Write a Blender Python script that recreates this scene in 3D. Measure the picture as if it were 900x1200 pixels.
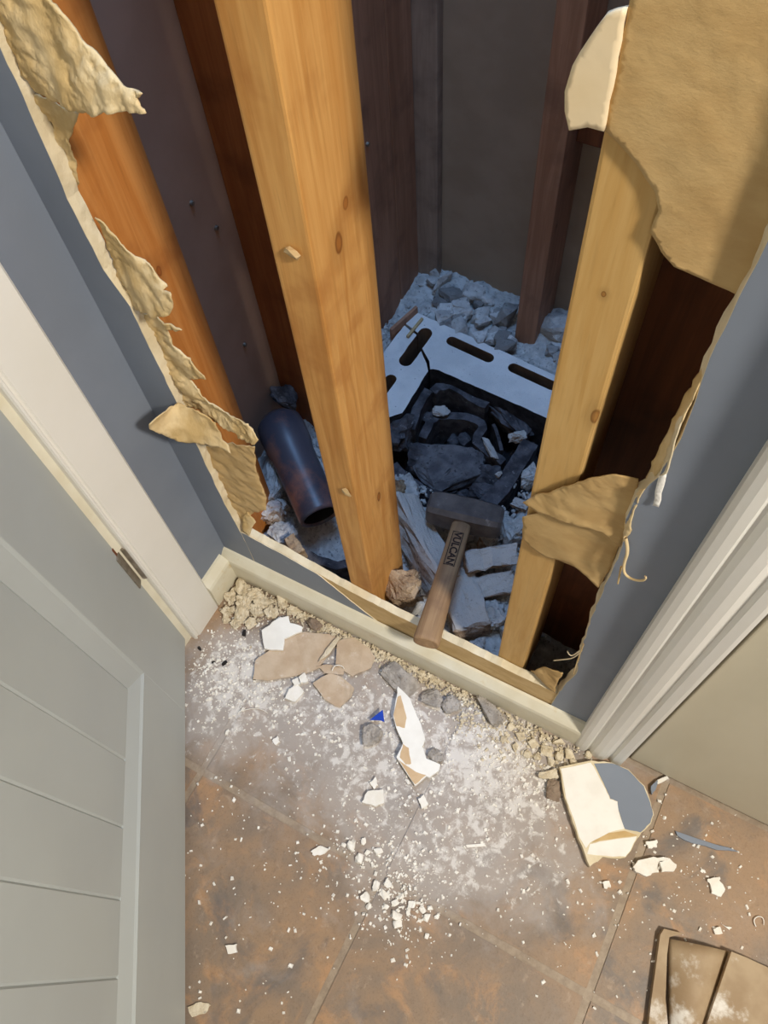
import bpy, bmesh, math, random
from mathutils import Vector, Matrix, noise as mnoise
R_ = random.Random
for o in list(bpy.data.objects): bpy.data.objects.remove(o)
SC = bpy.context.scene
COL = SC.collection

# ------------------------------------------------------------------ camera
F = 960.0
RW = [[0.8807691321487471, 0.46998061337079394, -0.057999645770942354],
      [0.3903194886987017, -0.78985811437756, -0.4730484709772448],
      [-0.2681351013872047, 0.39400809916489965, -0.8791252386301602]]
CP = Vector((0.555, -0.365, 1.243))
cam = bpy.data.cameras.new('camera'); cam_o = bpy.data.objects.new('camera', cam); COL.objects.link(cam_o)
cam.sensor_fit = 'VERTICAL'; cam.sensor_height = 36.0; cam.lens = F / 1200 * 36; cam.clip_start = 0.01
mr = Matrix(((RW[0][0], -RW[1][0], -RW[2][0], CP[0]), (RW[0][1], -RW[1][1], -RW[2][1], CP[1]),
             (RW[0][2], -RW[1][2], -RW[2][2], CP[2]), (0, 0, 0, 1)))
cam_o.matrix_world = mr
SC.camera = cam_o

# ------------------------------------------------------------------ world, lights, exposure
w = bpy.data.worlds.new('world'); SC.world = w; w.use_nodes = True
w.node_tree.nodes['Background'].inputs[0].default_value = (0.62, 0.76, 1.0, 1)
w.node_tree.nodes['Background'].inputs[1].default_value = 0.35
SC.view_settings.view_transform = 'Standard'
SC.view_settings.look = 'None'
SC.view_settings.gamma = 1.0
SC.view_settings.use_curve_mapping = False
SC.view_settings.exposure = 0.0

def area(name, loc, target, size, power, col, sy=None):
    l = bpy.data.lights.new(name, 'AREA'); l.energy = power; l.color = col; l.size = size
    if sy: l.shape = 'RECTANGLE'; l.size_y = sy
    o = bpy.data.objects.new(name, l); COL.objects.link(o); o.location = loc
    o.rotation_euler = (Vector(target) - Vector(loc)).to_track_quat('-Z', 'Y').to_euler()
    return o
LAMP = (1.82, -0.57, 2.32)
area('ceiling_lamp_light', LAMP, (LAMP[0] - .9, LAMP[1] + .05, 0), 0.20, 56, (1.0, 0.93, 0.82))
# daylight that falls down the open top of the shaft behind the wall
area('shaft_daylight', (0.26, 0.36, 2.36), (0.26, 0.36, 0), 0.5, 22, (0.29, 0.54, 1.0), 0.5)

def ray(u, v):
    a, b = (u - 450) / F, (v - 600) / F
    return Vector([RW[0][i] * a + RW[1][i] * b + RW[2][i] for i in range(3)])
def on(u, v, ax, val):
    d = ray(u, v); t = (val - CP[ax]) / d[ax]; return CP + d * t
def PZ(u, v, z=0.0): return on(u, v, 2, z)
def PY(u, v, y=0.0): return on(u, v, 1, y)
def PX(u, v, x=0.0): return on(u, v, 0, x)

# ------------------------------------------------------------------ materials
def srgb(r, g, b):
    f = lambda c: (c / 255 / 12.92) if c / 255 <= .04045 else ((c / 255 + .055) / 1.055) ** 2.4
    return (f(r), f(g), f(b), 1)
class NT:
    def __init__(s, name):
        s.m = bpy.data.materials.new(name); s.m.use_nodes = True; s.t = s.m.node_tree; s.n = s.t.nodes
        s.bsdf = s.n['Principled BSDF']
        s.tc = s.n.new('ShaderNodeTexCoord'); s.geo = s.n.new('ShaderNodeNewGeometry'); s.oi = s.n.new('ShaderNodeObjectInfo')
    def link(s, a, b): s.t.links.new(a, b)
    def math(s, op, a, b=0.0, c=None, clamp=False):
        n = s.n.new('ShaderNodeMath'); n.operation = op; n.use_clamp = clamp
        for i, x in enumerate((a, b, c)):
            if x is None: continue
            if isinstance(x, (int, float)): n.inputs[i].default_value = x
            else: s.link(x, n.inputs[i])
        return n.outputs[0]
    def mapping(s, vec, scale=(1, 1, 1), loc=(0, 0, 0), rot=(0, 0, 0)):
        n = s.n.new('ShaderNodeMapping'); s.link(vec, n.inputs[0])
        n.inputs['Scale'].default_value = scale; n.inputs['Location'].default_value = loc; n.inputs['Rotation'].default_value = rot
        return n.outputs[0]
    def noise(s, vec, scale, detail=4, rough=.55, dist=0, rnd=True):
        n = s.n.new('ShaderNodeTexNoise'); n.noise_dimensions = '4D'; s.link(vec, n.inputs['Vector'])
        n.inputs['Scale'].default_value = scale; n.inputs['Detail'].default_value = detail
        n.inputs['Roughness'].default_value = rough; n.inputs['Distortion'].default_value = dist
        if rnd: s.link(s.math('MULTIPLY', s.oi.outputs['Random'], 37.0), n.inputs['W'])
        return n.outputs['Fac']
    def ss(s, x, lo, hi):
        n = s.n.new('ShaderNodeMapRange'); n.interpolation_type = 'SMOOTHSTEP'; n.clamp = True
        s.link(x, n.inputs[0]); n.inputs[1].default_value = lo; n.inputs[2].default_value = hi
        return n.outputs[0]
    def mix(s, fac, a, b):
        n = s.n.new('ShaderNodeMix'); n.data_type = 'RGBA'
        if isinstance(fac, (int, float)): n.inputs[0].default_value = fac
        else: s.link(fac, n.inputs[0])
        for i, x in ((6, a), (7, b)):
            if isinstance(x, tuple): n.inputs[i].default_value = x
            else: s.link(x, n.inputs[i])
        return n.outputs[2]
    def finish(s, col, rough=.8, bump=None, bstr=.3, bdist=.002, spec=.3):
        if isinstance(col, tuple): s.bsdf.inputs['Base Color'].default_value = col
        else: s.link(col, s.bsdf.inputs['Base Color'])
        if isinstance(rough, (int, float)): s.bsdf.inputs['Roughness'].default_value = rough
        else: s.link(rough, s.bsdf.inputs['Roughness'])
        s.bsdf.inputs['Specular IOR Level'].default_value = spec
        if bump is not None:
            b = s.n.new('ShaderNodeBump'); b.inputs['Strength'].default_value = bstr; b.inputs['Distance'].default_value = bdist
            s.link(bump, b.inputs['Height']); s.link(b.outputs[0], s.bsdf.inputs['Normal'])
        return s.m
    def blob(s, pts):
        """sum of soft round patches at places on the floor: (x, y, r, amount)"""
        tot = None
        for x, y, r, a in pts:
            d = s.n.new('ShaderNodeVectorMath'); d.operation = 'DISTANCE'
            s.link(s.mapping(s.geo.outputs['Position'], (1, 1, 0)), d.inputs[0]); d.inputs[1].default_value = (x, y, 0)
            k = s.math('MULTIPLY', s.math('SUBTRACT', 1.0, s.ss(d.outputs['Value'], r * .15, r)), a)
            tot = k if tot is None else s.math('ADD', tot, k)
        return tot

KN1 = [(.0375, p_.y - .0005, p_.z - .038, a_, b_) for p_, a_, b_ in ((PX(397, 285, .27), .0062, .012), (PX(405, 238, .27), .0045, .007), (PX(444, 582, .27), .0042, .012))]
def simple(name, c1, c2, scale=30, rough=.8, bscale=120, bstr=.25, bdist=.001, lo=.35, hi=.65, dust=None, dlo=.55, dhi=.7, dscale=25, top=None, spec=.3, stretch=(1, 1, 1), vary=0, speck=None):
    s = NT(name); v = s.mapping(s.tc.outputs['Object'], stretch)
    col = s.mix(s.ss(s.noise(v, scale, 5), lo, hi), srgb(*c1), srgb(*c2))
    if dust: col = s.mix(s.ss(s.noise(v, dscale, 6, .65), dlo, dhi), col, srgb(*dust))
    if top:
        sx = s.n.new('ShaderNodeSeparateXYZ'); s.link(s.geo.outputs['Normal'], sx.inputs[0])
        k = s.ss(s.math('ADD', sx.outputs[2], s.math('MULTIPLY', s.math('SUBTRACT', s.noise(v, 45, 5), .5), .9)), .35, .75)
        col = s.mix(s.math('MULTIPLY', k, .92), col, srgb(*top))
    if speck: col = s.mix(s.math('MULTIPLY', s.ss(s.noise(v, 170, 7, .7), .56, .70), .55), col, srgb(*speck))
    if vary: col = s.mix(s.math('MULTIPLY', s.ss(s.oi.outputs['Random'], .25, 1.0), vary), col, srgb(104, 100, 98))
    return s.finish(col, rough, s.noise(v, bscale, 6, .65), bstr, bdist, spec)

def wood(name, light, dark, knots=(), rough=.62, ring=1.0, stain=None, axis=2):
    s = NT(name); ob = s.tc.outputs['Object']
    sc = [1, 1, 1]; sc[axis] = .06
    warp = s.noise(s.mapping(ob, (1, 1, 1) if axis != 2 else (1, 1, .25)), 9, 3)
    st = s.mapping(ob, tuple(sc))
    g1 = s.noise(st, 60, 4, .6, 1.2); g2 = s.noise(st, 260, 3, .6)
    col = s.mix(s.ss(s.math('ADD', s.math('MULTIPLY', g1, .75), s.math('MULTIPLY', warp, .35 * ring)), .38, .72), srgb(*light), srgb(*dark))
    col = s.mix(s.math('MULTIPLY', s.ss(g2, .5, .8), .25), col, srgb(*[int(c * .62) for c in dark]))
    for (x, y, z, rx, rz) in knots:
        q = s.mapping(ob, (1 / rx, 1 / rx, 1 / rz), (-x / rx, -y / rx, -z / rz))
        d = s.n.new('ShaderNodeVectorMath'); d.operation = 'LENGTH'; s.link(q, d.inputs[0])
        L = s.math('ADD', d.outputs['Value'], s.math('MULTIPLY', s.math('SUBTRACT', s.noise(ob, 90, 3), .5), .35))
        col = s.mix(s.math('MULTIPLY', s.math('SUBTRACT', 1.0, s.ss(L, .8, 3.0)), .4), col, srgb(*[int(c * .8) for c in dark]))
        col = s.mix(s.math('SUBTRACT', 1.0, s.ss(L, .7, 1.0)), col, srgb(int(dark[0] * .68), int(dark[1] * .6), int(dark[2] * .5)))
        col = s.mix(s.math('SUBTRACT', 1.0, s.ss(L, .3, .8)), col, srgb(int(dark[0] * .85), int(dark[1] * .78), int(dark[2] * .7)))
    if stain: col = s.mix(s.math('MULTIPLY', s.ss(s.noise(ob, 14, 4), .5, .7), .6), col, srgb(*stain))
    return s.finish(col, rough, s.math('ADD', g1, s.math('MULTIPLY', g2, .5)), .25, .0012)

M = {}
M['blue'] = simple('blue_grey_wall_paint', (123, 131, 144), (131, 139, 152), 6, .55, 220, .12, .0006, dust=(150, 158, 168), dlo=.66, dhi=.85, dscale=18)
M['gyp'] = simple('gypsum_core', (214, 198, 164), (230, 216, 186), 30, .95, 260, .5, .0015)
M['gypwhite'] = simple('white_gypsum', (238, 234, 226), (246, 243, 236), 30, .95, 200, .35, .001)
M['paper'] = simple('brown_backing_paper', (196, 164, 112), (210, 180, 130), 40, .9, 60, .5, .0015, stretch=(1, 1, 2.2))
M['papertan'] = simple('tan_torn_paper', (206, 176, 122), (228, 204, 158), 28, .9, 170, .8, .002, lo=.4, hi=.62, stretch=(1, 1, .5))
M['papersheet'] = simple('tan_backing_sheet', (188, 154, 102), (200, 168, 116), 25, .9, 150, .35, .0012, stretch=(1, 1, 1.8))
M['paperfloor'] = simple('dusty_tan_paper', (188, 164, 138), (204, 184, 160), 35, .95, 160, .4, .001, dust=(222, 214, 204), dlo=.56, dhi=.74, dscale=45)
M['papertear'] = simple('pale_tan_tear', (204, 172, 134), (214, 186, 150), 35, .95, 160, .4, .001)
M['creamgyp'] = simple('cream_bare_gypsum', (232, 208, 166), (238, 216, 178), 20, .95, 300, .2, .0006)
M['white'] = simple('white_trim_paint', (232, 229, 220), (236, 233, 225), 8, .42, 60, .05, .0005, spec=.45)
M['cream'] = simple('cream_baseboard_paint', (222, 214, 190), (230, 224, 204), 25, .5, 90, .15, .0006, dust=(205, 180, 125), dlo=.6, dhi=.78, dscale=30)
M['door'] = simple('pale_grey_door_paint', (177, 182, 181), (182, 187, 185), 5, .45, 90, .05, .0004, spec=.4)
M['doorb'] = simple('beige_flush_door', (208, 200, 176), (218, 210, 186), 6, .45, 90, .05, .0004, stretch=(1, 1, .35))
M['dark'] = simple('dark_gap', (40, 36, 34), (48, 44, 40), 20, .9)
M['brass'] = simple('aged_hinge_metal', (128, 118, 104), (156, 146, 132), 60, .38, 200, .15, .0004, spec=.6)
M['brass'].node_tree.nodes['Principled BSDF'].inputs['Metallic'].default_value = .55
M['backpaper'] = simple('grey_brown_drywall_back', (164, 142, 120), (174, 152, 130), 12, .95, 240, .3, .0006, dust=(150, 140, 132), dlo=.72, dhi=.8, dscale=120)
M['leftpaper'] = simple('purple_grey_drywall_back', (172, 142, 122), (180, 150, 130), 12, .95, 240, .3, .0006, dust=(150, 140, 140), dlo=.73, dhi=.8, dscale=120)
M['stud'] = wood('pine_stud_centre', (216, 164, 96), (188, 130, 64), knots=KN1, stain=(168, 108, 50))
M['stud2'] = wood('pine_stud_right', (212, 174, 112), (196, 152, 86), knots=[(.036, 0, .70, .004, .010), (.02, 0, .82, .002, .003)])
M['stud3'] = wood('orange_pine_stud', (206, 140, 74), (184, 114, 50), knots=[(.038, .05, .60, .004, .008), (.038, .03, .82, .004, .01)], stain=(150, 88, 40))
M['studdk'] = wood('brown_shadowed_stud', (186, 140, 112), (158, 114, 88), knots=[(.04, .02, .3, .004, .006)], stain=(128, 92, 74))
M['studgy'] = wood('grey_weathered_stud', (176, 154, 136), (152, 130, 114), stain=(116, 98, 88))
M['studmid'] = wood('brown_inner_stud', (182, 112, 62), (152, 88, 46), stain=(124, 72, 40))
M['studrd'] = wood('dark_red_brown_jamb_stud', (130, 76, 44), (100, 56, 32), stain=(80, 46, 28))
M['plate'] = wood('pine_bottom_plate', (204, 178, 134), (180, 150, 104), axis=0)
M['ash'] = simple('pale_ash', (190, 188, 184), (222, 220, 216), 70, .98, 420, 1, .004, dust=(138, 136, 136), dlo=.54, dhi=.68, dscale=150)
M['ashstone'] = simple('ash_coated_stone', (186, 182, 178), (222, 220, 216), 50, .98, 420, 1, .003, dust=(132, 128, 126), dlo=.55, dhi=.68, dscale=150, vary=.75)
M['block'] = simple('pale_concrete_block', (214, 214, 212), (232, 231, 228), 18, .97, 420, .8, .002, dust=(128, 126, 124), dlo=.62, dhi=.72, dscale=150)
M['blockcore'] = simple('brown_block_core', (112, 92, 74), (130, 108, 88), 40, .97, 120, .8, .002)
M['soot'] = simple('sooty_clay', (62, 60, 64), (104, 102, 106), 50, .9, 420, 1, .003, dust=(160, 160, 164), dlo=.58, dhi=.74, dscale=130)
M['sootpale'] = simple('grey_soot_crust', (96, 94, 98), (132, 130, 132), 50, .95, 400, 1, .004, dust=(62, 60, 62), dlo=.56, dhi=.68, dscale=150)
M['sootbed'] = simple('soot_bed', (40, 39, 42), (66, 64, 68), 60, .95, 350, 1, .004)
M['rub'] = simple('dusty_brick_rubble', (188, 164, 142), (160, 134, 114), 60, .97, 380, 1, .0035, top=(210, 206, 200), speck=(120, 102, 88), dust=(116, 98, 84), dlo=.52, dhi=.66, dscale=190)
M['rubtan'] = simple('tan_fractured_firebrick', (196, 172, 142), (160, 134, 106), 60, .97, 330, 1, .004, dust=(106, 86, 68), dlo=.53, dhi=.68, dscale=160)
M['pipe'] = simple('dark_glazed_clay', (62, 62, 74), (84, 80, 88), 10, .38, 80, .25, .0008, dust=(150, 104, 88), dlo=.5, dhi=.66, dscale=9, spec=.5)
M['pipein'] = simple('pipe_interior', (30, 28, 28), (40, 37, 36), 20, .9)
M['steel'] = simple('worn_hammer_steel', (78, 70, 66), (108, 98, 92), 35, .5, 300, .4, .001, dust=(160, 150, 144), dlo=.6, dhi=.78, dscale=70, spec=.5)
M['handle'] = wood('worn_hickory_handle', (172, 140, 104), (138, 108, 78), axis=1, rough=.6, stain=(112, 84, 68))
M['ink'] = simple('burnt_brand_ink', (44, 32, 28), (54, 40, 34), 50, .8)
M['crumb'] = simple('white_plaster_crumb', (236, 230, 218), (246, 242, 234), 60, .95, 250, .5, .001)
M['crumbcream'] = simple('cream_plaster_crumb', (206, 190, 160), (232, 220, 196), 90, .95, 400, .9, .002, dust=(184, 172, 152), dlo=.56, dhi=.7, dscale=150)
M['mortar'] = simple('grey_mortar', (158, 150, 142), (190, 182, 174), 80, .97, 400, 1, .003, dust=(122, 112, 98), dlo=.55, dhi=.7, dscale=200)
M['mortarbrown'] = simple('brown_mortar', (128, 110, 94), (150, 132, 114), 60, .97, 120, .9, .002)
M['char'] = simple('black_char', (38, 35, 34), (54, 50, 48), 60, .9)
M['bluebit'] = simple('bright_blue_plastic', (28, 66, 176), (34, 76, 190), 20, .5)
M['tancloth'] = simple('tan_clay_tile_piece', (178, 156, 126), (156, 132, 102), 18, .6, 120, .3, .001, dust=(226, 220, 210), dlo=.54, dhi=.66, dscale=14)
M['ceil'] = simple('white_ceiling_paint', (232, 230, 224), (236, 234, 228), 8, .9)
M['roomwall'] = simple('blue_grey_room_wall', (142, 150, 162), (146, 154, 166), 8, .8)
em = NT('lamp_glass'); em.bsdf.inputs['Emission Color'].default_value = (1, .86, .68, 1); em.bsdf.inputs['Emission Strength'].default_value = 6; M['lamp'] = em.finish((.9, .9, .88, 1), .4)

def fp(u, v, z=0.0):
    p = PZ(u, v, z); return (p.x, p.y)
def tile_mat(name, grout=False):
    s = NT(name); P = s.geo.outputs['Position']
    ob = s.tc.outputs['Object']
    n1 = s.noise(ob, 7, 5, .6, .8); n2 = s.noise(ob, 22, 6, .65, .6); n3 = s.noise(ob, 95, 5, .7)
    col = s.mix(s.ss(n1, .36, .62), srgb(158, 130, 102), srgb(134, 118, 102))
    col = s.mix(s.math('MULTIPLY', s.ss(n2, .5, .68), .75), col, srgb(180, 140, 102))
    col = s.mix(s.math('MULTIPLY', s.ss(s.noise(ob, 9, 5, .6, 1.0), .54, .68), .8), col, srgb(108, 102, 98))
    col = s.mix(s.math('MULTIPLY', s.ss(n3, .52, .72), .35), col, srgb(108, 86, 68))
    n4 = s.noise(ob, 330, 4, .7); col = s.mix(s.math('MULTIPLY', s.ss(n4, .5, .7), .3), col, srgb(98, 80, 64)); col = s.mix(s.math('MULTIPLY', s.ss(s.noise(ob, 48, 6, .7, .8), .56, .7), .4), col, srgb(190, 168, 146))
    if grout: col = s.mix(s.ss(n3, .35, .65), srgb(144, 126, 106), srgb(164, 146, 124))
    # plaster dust: where it fell, with its own ragged shape
    pts = [(*fp(265, 800), .15, .7), (*fp(330, 790), .16, .5), (*fp(430, 800), .16, .5), (*fp(530, 830), .16, .5), (*fp(620, 880), .15, .6),
           (*fp(380, 910), .15, .38), (*fp(500, 940), .18, .42), (*fp(590, 960), .18, .42), (*fp(620, 1030), .14, .26), (*fp(430, 880), .15, .3), (*fp(460, 1030), .13, .32), (*fp(680, 1050), .10, .12),
           (*fp(240, 880), .07, .3), (*fp(300, 900), .10, .22), (*fp(530, 1030), .08, .2), (*fp(240, 1010), .06, .12), (*fp(760, 920), .07, .22), (*fp(290, 1160), .06, .12), (*fp(800, 1080), .10, .16)]
    b = s.blob(pts)
    film = s.math('MULTIPLY', s.ss(s.math('ADD', b, s.math('MULTIPLY', s.math('SUBTRACT', s.noise(P, 17, 9, .66, .6, rnd=False), .5), 1.7)), .05, .75), .78)
    col = s.mix(film, col, srgb(176, 168, 162))
    w1 = s.math('ADD', s.math('MULTIPLY', b, .24), s.noise(P, 62, 9, .7, .5, rnd=False))
    col = s.mix(s.math('MULTIPLY', s.ss(w1, .665, .80), .85), col, srgb(222, 217, 211))
    w2 = s.math('ADD', s.math('MULTIPLY', b, .10), s.noise(P, 150, 4, .6, .2, rnd=False))
    col = s.mix(s.math('MULTIPLY', s.ss(w2, .70, .74), .8), col, srgb(232, 228, 220))
    rough = s.math('ADD', .42, s.math('MULTIPLY', film, .5))
    return s.finish(col, rough, s.math('ADD', n2, s.math('MULTIPLY', n3, .6)), .4, .0016, .35)
M['tile'] = tile_mat('mottled_slate_look_tile'); M['grout'] = tile_mat('grey_grout', True)

# ------------------------------------------------------------------ object helpers
def tag(o, label=None, cat=None, group=None, kind=None):
    if label: o['label'] = label
    if cat: o['category'] = cat
    if group: o['group'] = group
    if kind: o['kind'] = kind
    return o
def obj(name, bm, mats, parent=None, loc=None, smooth=False):
    me = bpy.data.meshes.new(name); bmesh.ops.recalc_face_normals(bm, faces=bm.faces)
    bm.to_mesh(me); bm.free()
    for m in (mats if isinstance(mats, (list, tuple)) else [mats]): me.materials.append(M[m] if isinstance(m, str) else m)
    if smooth:
        for p in me.polygons: p.use_smooth = True
    o = bpy.data.objects.new(name, me); COL.objects.link(o)
    if parent: o.parent = parent
    if loc is not None: o.location = loc
    return o
def empty(name, loc=(0, 0, 0)):
    o = bpy.data.objects.new(name, None); COL.objects.link(o); o.location = loc; o.empty_display_size = .02; return o
def box(bm, x0, x1, y0, y1, z0, z1, bev=0, mi=0):
    r = bmesh.ops.create_cube(bm, size=1)
    for v in r['verts']:
        v.co = Vector(((x0 + x1) / 2 + v.co.x * (x1 - x0), (y0 + y1) / 2 + v.co.y * (y1 - y0), (z0 + z1) / 2 + v.co.z * (z1 - z0)))
    fs = set(f for v in r['verts'] for f in v.link_faces)
    for f in fs: f.material_index = mi
    if bev:
        es = set(e for f in fs for e in f.edges)
        bmesh.ops.bevel(bm, geom=list(es), offset=bev, segments=2, profile=.6, affect='EDGES')
def boxo(name, dims, mat, parent=None, bev=0, loc=None, smooth=False):
    bm = bmesh.new(); box(bm, *dims, bev=bev); return obj(name, bm, mat, parent, loc, smooth)
def loop_face(bm, pts):
    vs = [bm.verts.new(p) for p in pts]
    return [bm.edges.new((vs[i], vs[(i + 1) % len(vs)])) for i in range(len(vs))]
def prism(bm, outer, z0, z1, holes=(), mi_side=0, mi_top=0, mi_hole=None, frame=None):
    """outer/holes: 2D loops; extruded z0..z1; frame(x,y,z)->Vector"""
    fr = frame or (lambda x, y, z: Vector((x, y, z)))
    es = []
    for lp in [outer, *holes]: es += loop_face(bm, [fr(x, y, z1) for x, y in lp])
    g = bmesh.ops.triangle_fill(bm, use_beauty=True, use_dissolve=False, edges=es)
    top = [f for f in g['geom'] if isinstance(f, bmesh.types.BMFace)]
    for f in top: f.material_index = mi_top
    nb = []
    for f in top: nb.append(f)
    d = fr(0, 0, z0) - fr(0, 0, z1)
    mp = {}
    for f in nb:
        for v in f.verts:
            if v not in mp: mp[v] = bm.verts.new(v.co + d)
    for f in nb:
        q = bm.faces.new([mp[v] for v in reversed(f.verts)]); q.material_index = mi_side
    for e in es:
        if not e.is_valid: continue
        a, b = e.verts
        if a in mp and b in mp:
            try: q = bm.faces.new([a, b, mp[b], mp[a]]); q.material_index = mi_side
            except ValueError: pass
def jag(pts, amp, seed, n=3):
    """subdivide a 2D loop and roughen its edge"""
    r = R_(seed); out = []
    for i in range(len(pts)):
        a, b = Vector(pts[i]), Vector(pts[(i + 1) % len(pts)])
        L = (b - a).length; nn = max(1, n)
        out.append(tuple(a))
        t = Vector((-(b - a).y, (b - a).x)); t = t / (t.length + 1e-9)
        for k in range(1, nn):
            q = a.lerp(b, k / nn + r.uniform(-.1, .1)) + t * r.uniform(-amp, amp)
            out.append(tuple(q))
    return out
def nz(p, s, seed=0): return mnoise.noise(Vector((p[0] * s + seed * 7.3, p[1] * s + seed * 3.1, p[2] * s - seed * 5.7)))
def rock_bm(sx, sy, sz, seed, sub=3, rough=.12, cut=.18):
    """angular broken lump about sx*sy*sz, centred, resting side at -sz/2"""
    r = R_(seed); bm = bmesh.new()
    for i in range(22):
        v = Vector((r.uniform(-1, 1), r.uniform(-1, 1), r.uniform(-1, 1)))
        m = max(abs(v.x), abs(v.y), abs(v.z)); v = v / m
        k = 1 - cut * r.random()
        bm.verts.new((v.x * k * sx / 2, v.y * k * sy / 2, v.z * k * sz / 2))
    h = bmesh.ops.convex_hull(bm, input=bm.verts)
    bmesh.ops.delete(bm, geom=[v for v in bm.verts if not v.link_faces], context='VERTS')
    if sub:
        bmesh.ops.subdivide_edges(bm, edges=bm.edges[:], cuts=sub, use_grid_fill=True)
        bmesh.ops.triangulate(bm, faces=bm.faces[:])
        m = min(sx, sy, sz)
        for v in bm.verts:
            q = v.co
            d = nz(q, 2.2 / m, seed) * .6 + nz(q, 6 / m, seed + 9) * .5 + nz(q, 14 / m, seed + 4) * .25
            v.co = q + q.normalized() * d * rough * m
    return bm
def brick_bm(L, W, Hh, seed, rough=.004, cuts=5):
    """broken brick: box with uneven edges and a rough end"""
    r = R_(seed); bm = bmesh.new(); bmesh.ops.create_cube(bm, size=1)
    for v in bm.verts:
        v.co = Vector((v.co.x * L * (1 + r.uniform(-.12, .05)), v.co.y * W * (1 + r.uniform(-.1, .05)), v.co.z * Hh * (1 + r.uniform(-.08, .05))))
    bmesh.ops.bevel(bm, geom=bm.edges[:], offset=min(W, Hh) * .07, segments=1, affect='EDGES')
    bmesh.ops.subdivide_edges(bm, edges=[e for e in bm.edges if e.calc_length() > .012], cuts=cuts, use_grid_fill=True)
    bmesh.ops.triangulate(bm, faces=bm.faces[:])
    for v in bm.verts:
        q = v.co
        v.co = q + Vector((nz(q, 60, seed), nz(q, 60, seed + 3), nz(q, 60, seed + 5))) * rough + Vector((nz(q, 170, seed), nz(q, 170, seed + 1), nz(q, 170, seed + 2))) * rough * .5
    return bm
def place(o, loc, rot=(0, 0, 0)):
    o.location = loc; o.rotation_euler = rot; return o
def rock(name, loc, size, seed, mat, label, cat, group=None, rot=None, sub=2, rough=.14, cut=.22, sink=.0):
    r = R_(seed + 77); o = obj(name, rock_bm(*size, seed, sub, rough, cut), mat)
    place(o, (loc[0], loc[1], loc[2] + size[2] * (.5 - sink)), rot or (r.uniform(-.12, .12), r.uniform(-.12, .12), r.uniform(0, 6.28)))
    return tag(o, label, cat, group)
def slab(name, px, z, th, mat, seed, label=None, cat=None, group=None, amp=.0012, n=3, parent=None, tilt=(0, 0), topmat=None, warp=.0):
    """flat broken piece lying at height z whose outline is given as points on the floor seen in the photograph"""
    w2 = [PZ(u, v, z + th) for u, v in px]
    c = sum(w2, Vector()) / len(w2)
    lp = jag([(p.x - c.x, p.y - c.y) for p in w2], amp, seed, n)
    bm = bmesh.new(); prism(bm, lp, 0, th, mi_top=1 if topmat else 0)
    if warp:
        for v in bm.verts: v.co.z += warp * (nz(v.co, 25, seed) + .5)
    o = obj(name, bm, [mat, topmat] if topmat else mat, parent)
    o.location = (c.x, c.y, z); o.rotation_euler = (tilt[0], tilt[1], 0)
    if label: tag(o, label, cat, group)
    return o
def sheet(name, pts, mat, parent=None, th=.0008, sub=3, amp=.0015, fr=60, seed=1, edge=.0008, mats=None):
    """torn paper: outline points in space (each at its own depth), filled, refined and crumpled"""
    bm = bmesh.new(); r = R_(seed); P = [Vector(p) for p in pts]; out = []
    for i in range(len(P)):
        a, b = P[i], P[(i + 1) % len(P)]; out.append(a)
        k = max(1, int((b - a).length / .007))
        for j in range(1, k): out.append(a.lerp(b, j / k) + Vector((r.uniform(-1, 1), 0, r.uniform(-1, 1))) * edge)
    es = loop_face(bm, out)
    bmesh.ops.triangle_fill(bm, use_beauty=True, edges=es)
    for k in range(sub):
        bmesh.ops.subdivide_edges(bm, edges=[e for e in bm.edges if e.calc_length() > .0045], cuts=1)
        bmesh.ops.triangulate(bm, faces=bm.faces[:])
        bmesh.ops.beautify_fill(bm, faces=bm.faces[:], edges=[e for e in bm.edges if not e.is_boundary])
        bmesh.ops.smooth_vert(bm, verts=[v for v in bm.verts if not v.is_boundary], factor=.5, use_axis_x=True, use_axis_y=True, use_axis_z=True)
    for v in bm.verts:
        q = v.co.copy()
        v.co = q + Vector((nz(q, fr, seed) * .35, nz(q, fr, seed + 4) + .5 * nz(q, fr * 2.6, seed + 5) + .35 * nz(q, fr * 7, seed + 6), nz(q, fr, seed + 8) * .35)) * amp
    o = obj(name, bm, mat, parent, smooth=True)
    md = o.modifiers.new('thickness', 'SOLIDIFY'); md.thickness = th; md.offset = 0
    return o

# ================================================================== SETTING
# ---- floor: grout bed with single tiles let into it
XM, YM = 2.05, -1.75
floor = tag(boxo('floor', (-1.3, XM, YM, -.0, -.12, -.0015), 'grout'), 'mottled brown square tile floor dusted with white plaster', 'floor', kind='structure')
TS, GX, GY = .305, .138, -.3165
bm = bmesh.new(); g = .0036
box(bm, -TS / 2 + g, TS / 2 - g, -TS / 2 + g, TS / 2 - g, -.009, 0)
bmesh.ops.bevel(bm, geom=[e for e in bm.edges if all(v.co.z > -.001 for v in e.verts)], offset=.0016, segments=2, affect='EDGES')
t0 = None
for i in range(-5, 7):
    for j in range(-5, 2):
        cx, cy = GX + (i + .5) * TS, GY + (j - .5) * TS
        if cx - TS / 2 < -1.25 or cx + TS / 2 > XM + .2 or cy - TS / 2 < YM - .05: continue
        if t0 is None: t0 = obj('tile', bm, 'tile', floor); o = t0
        else: o = t0.copy(); COL.objects.link(o); o.parent = floor
        o.location = (cx, cy, 0)
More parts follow.
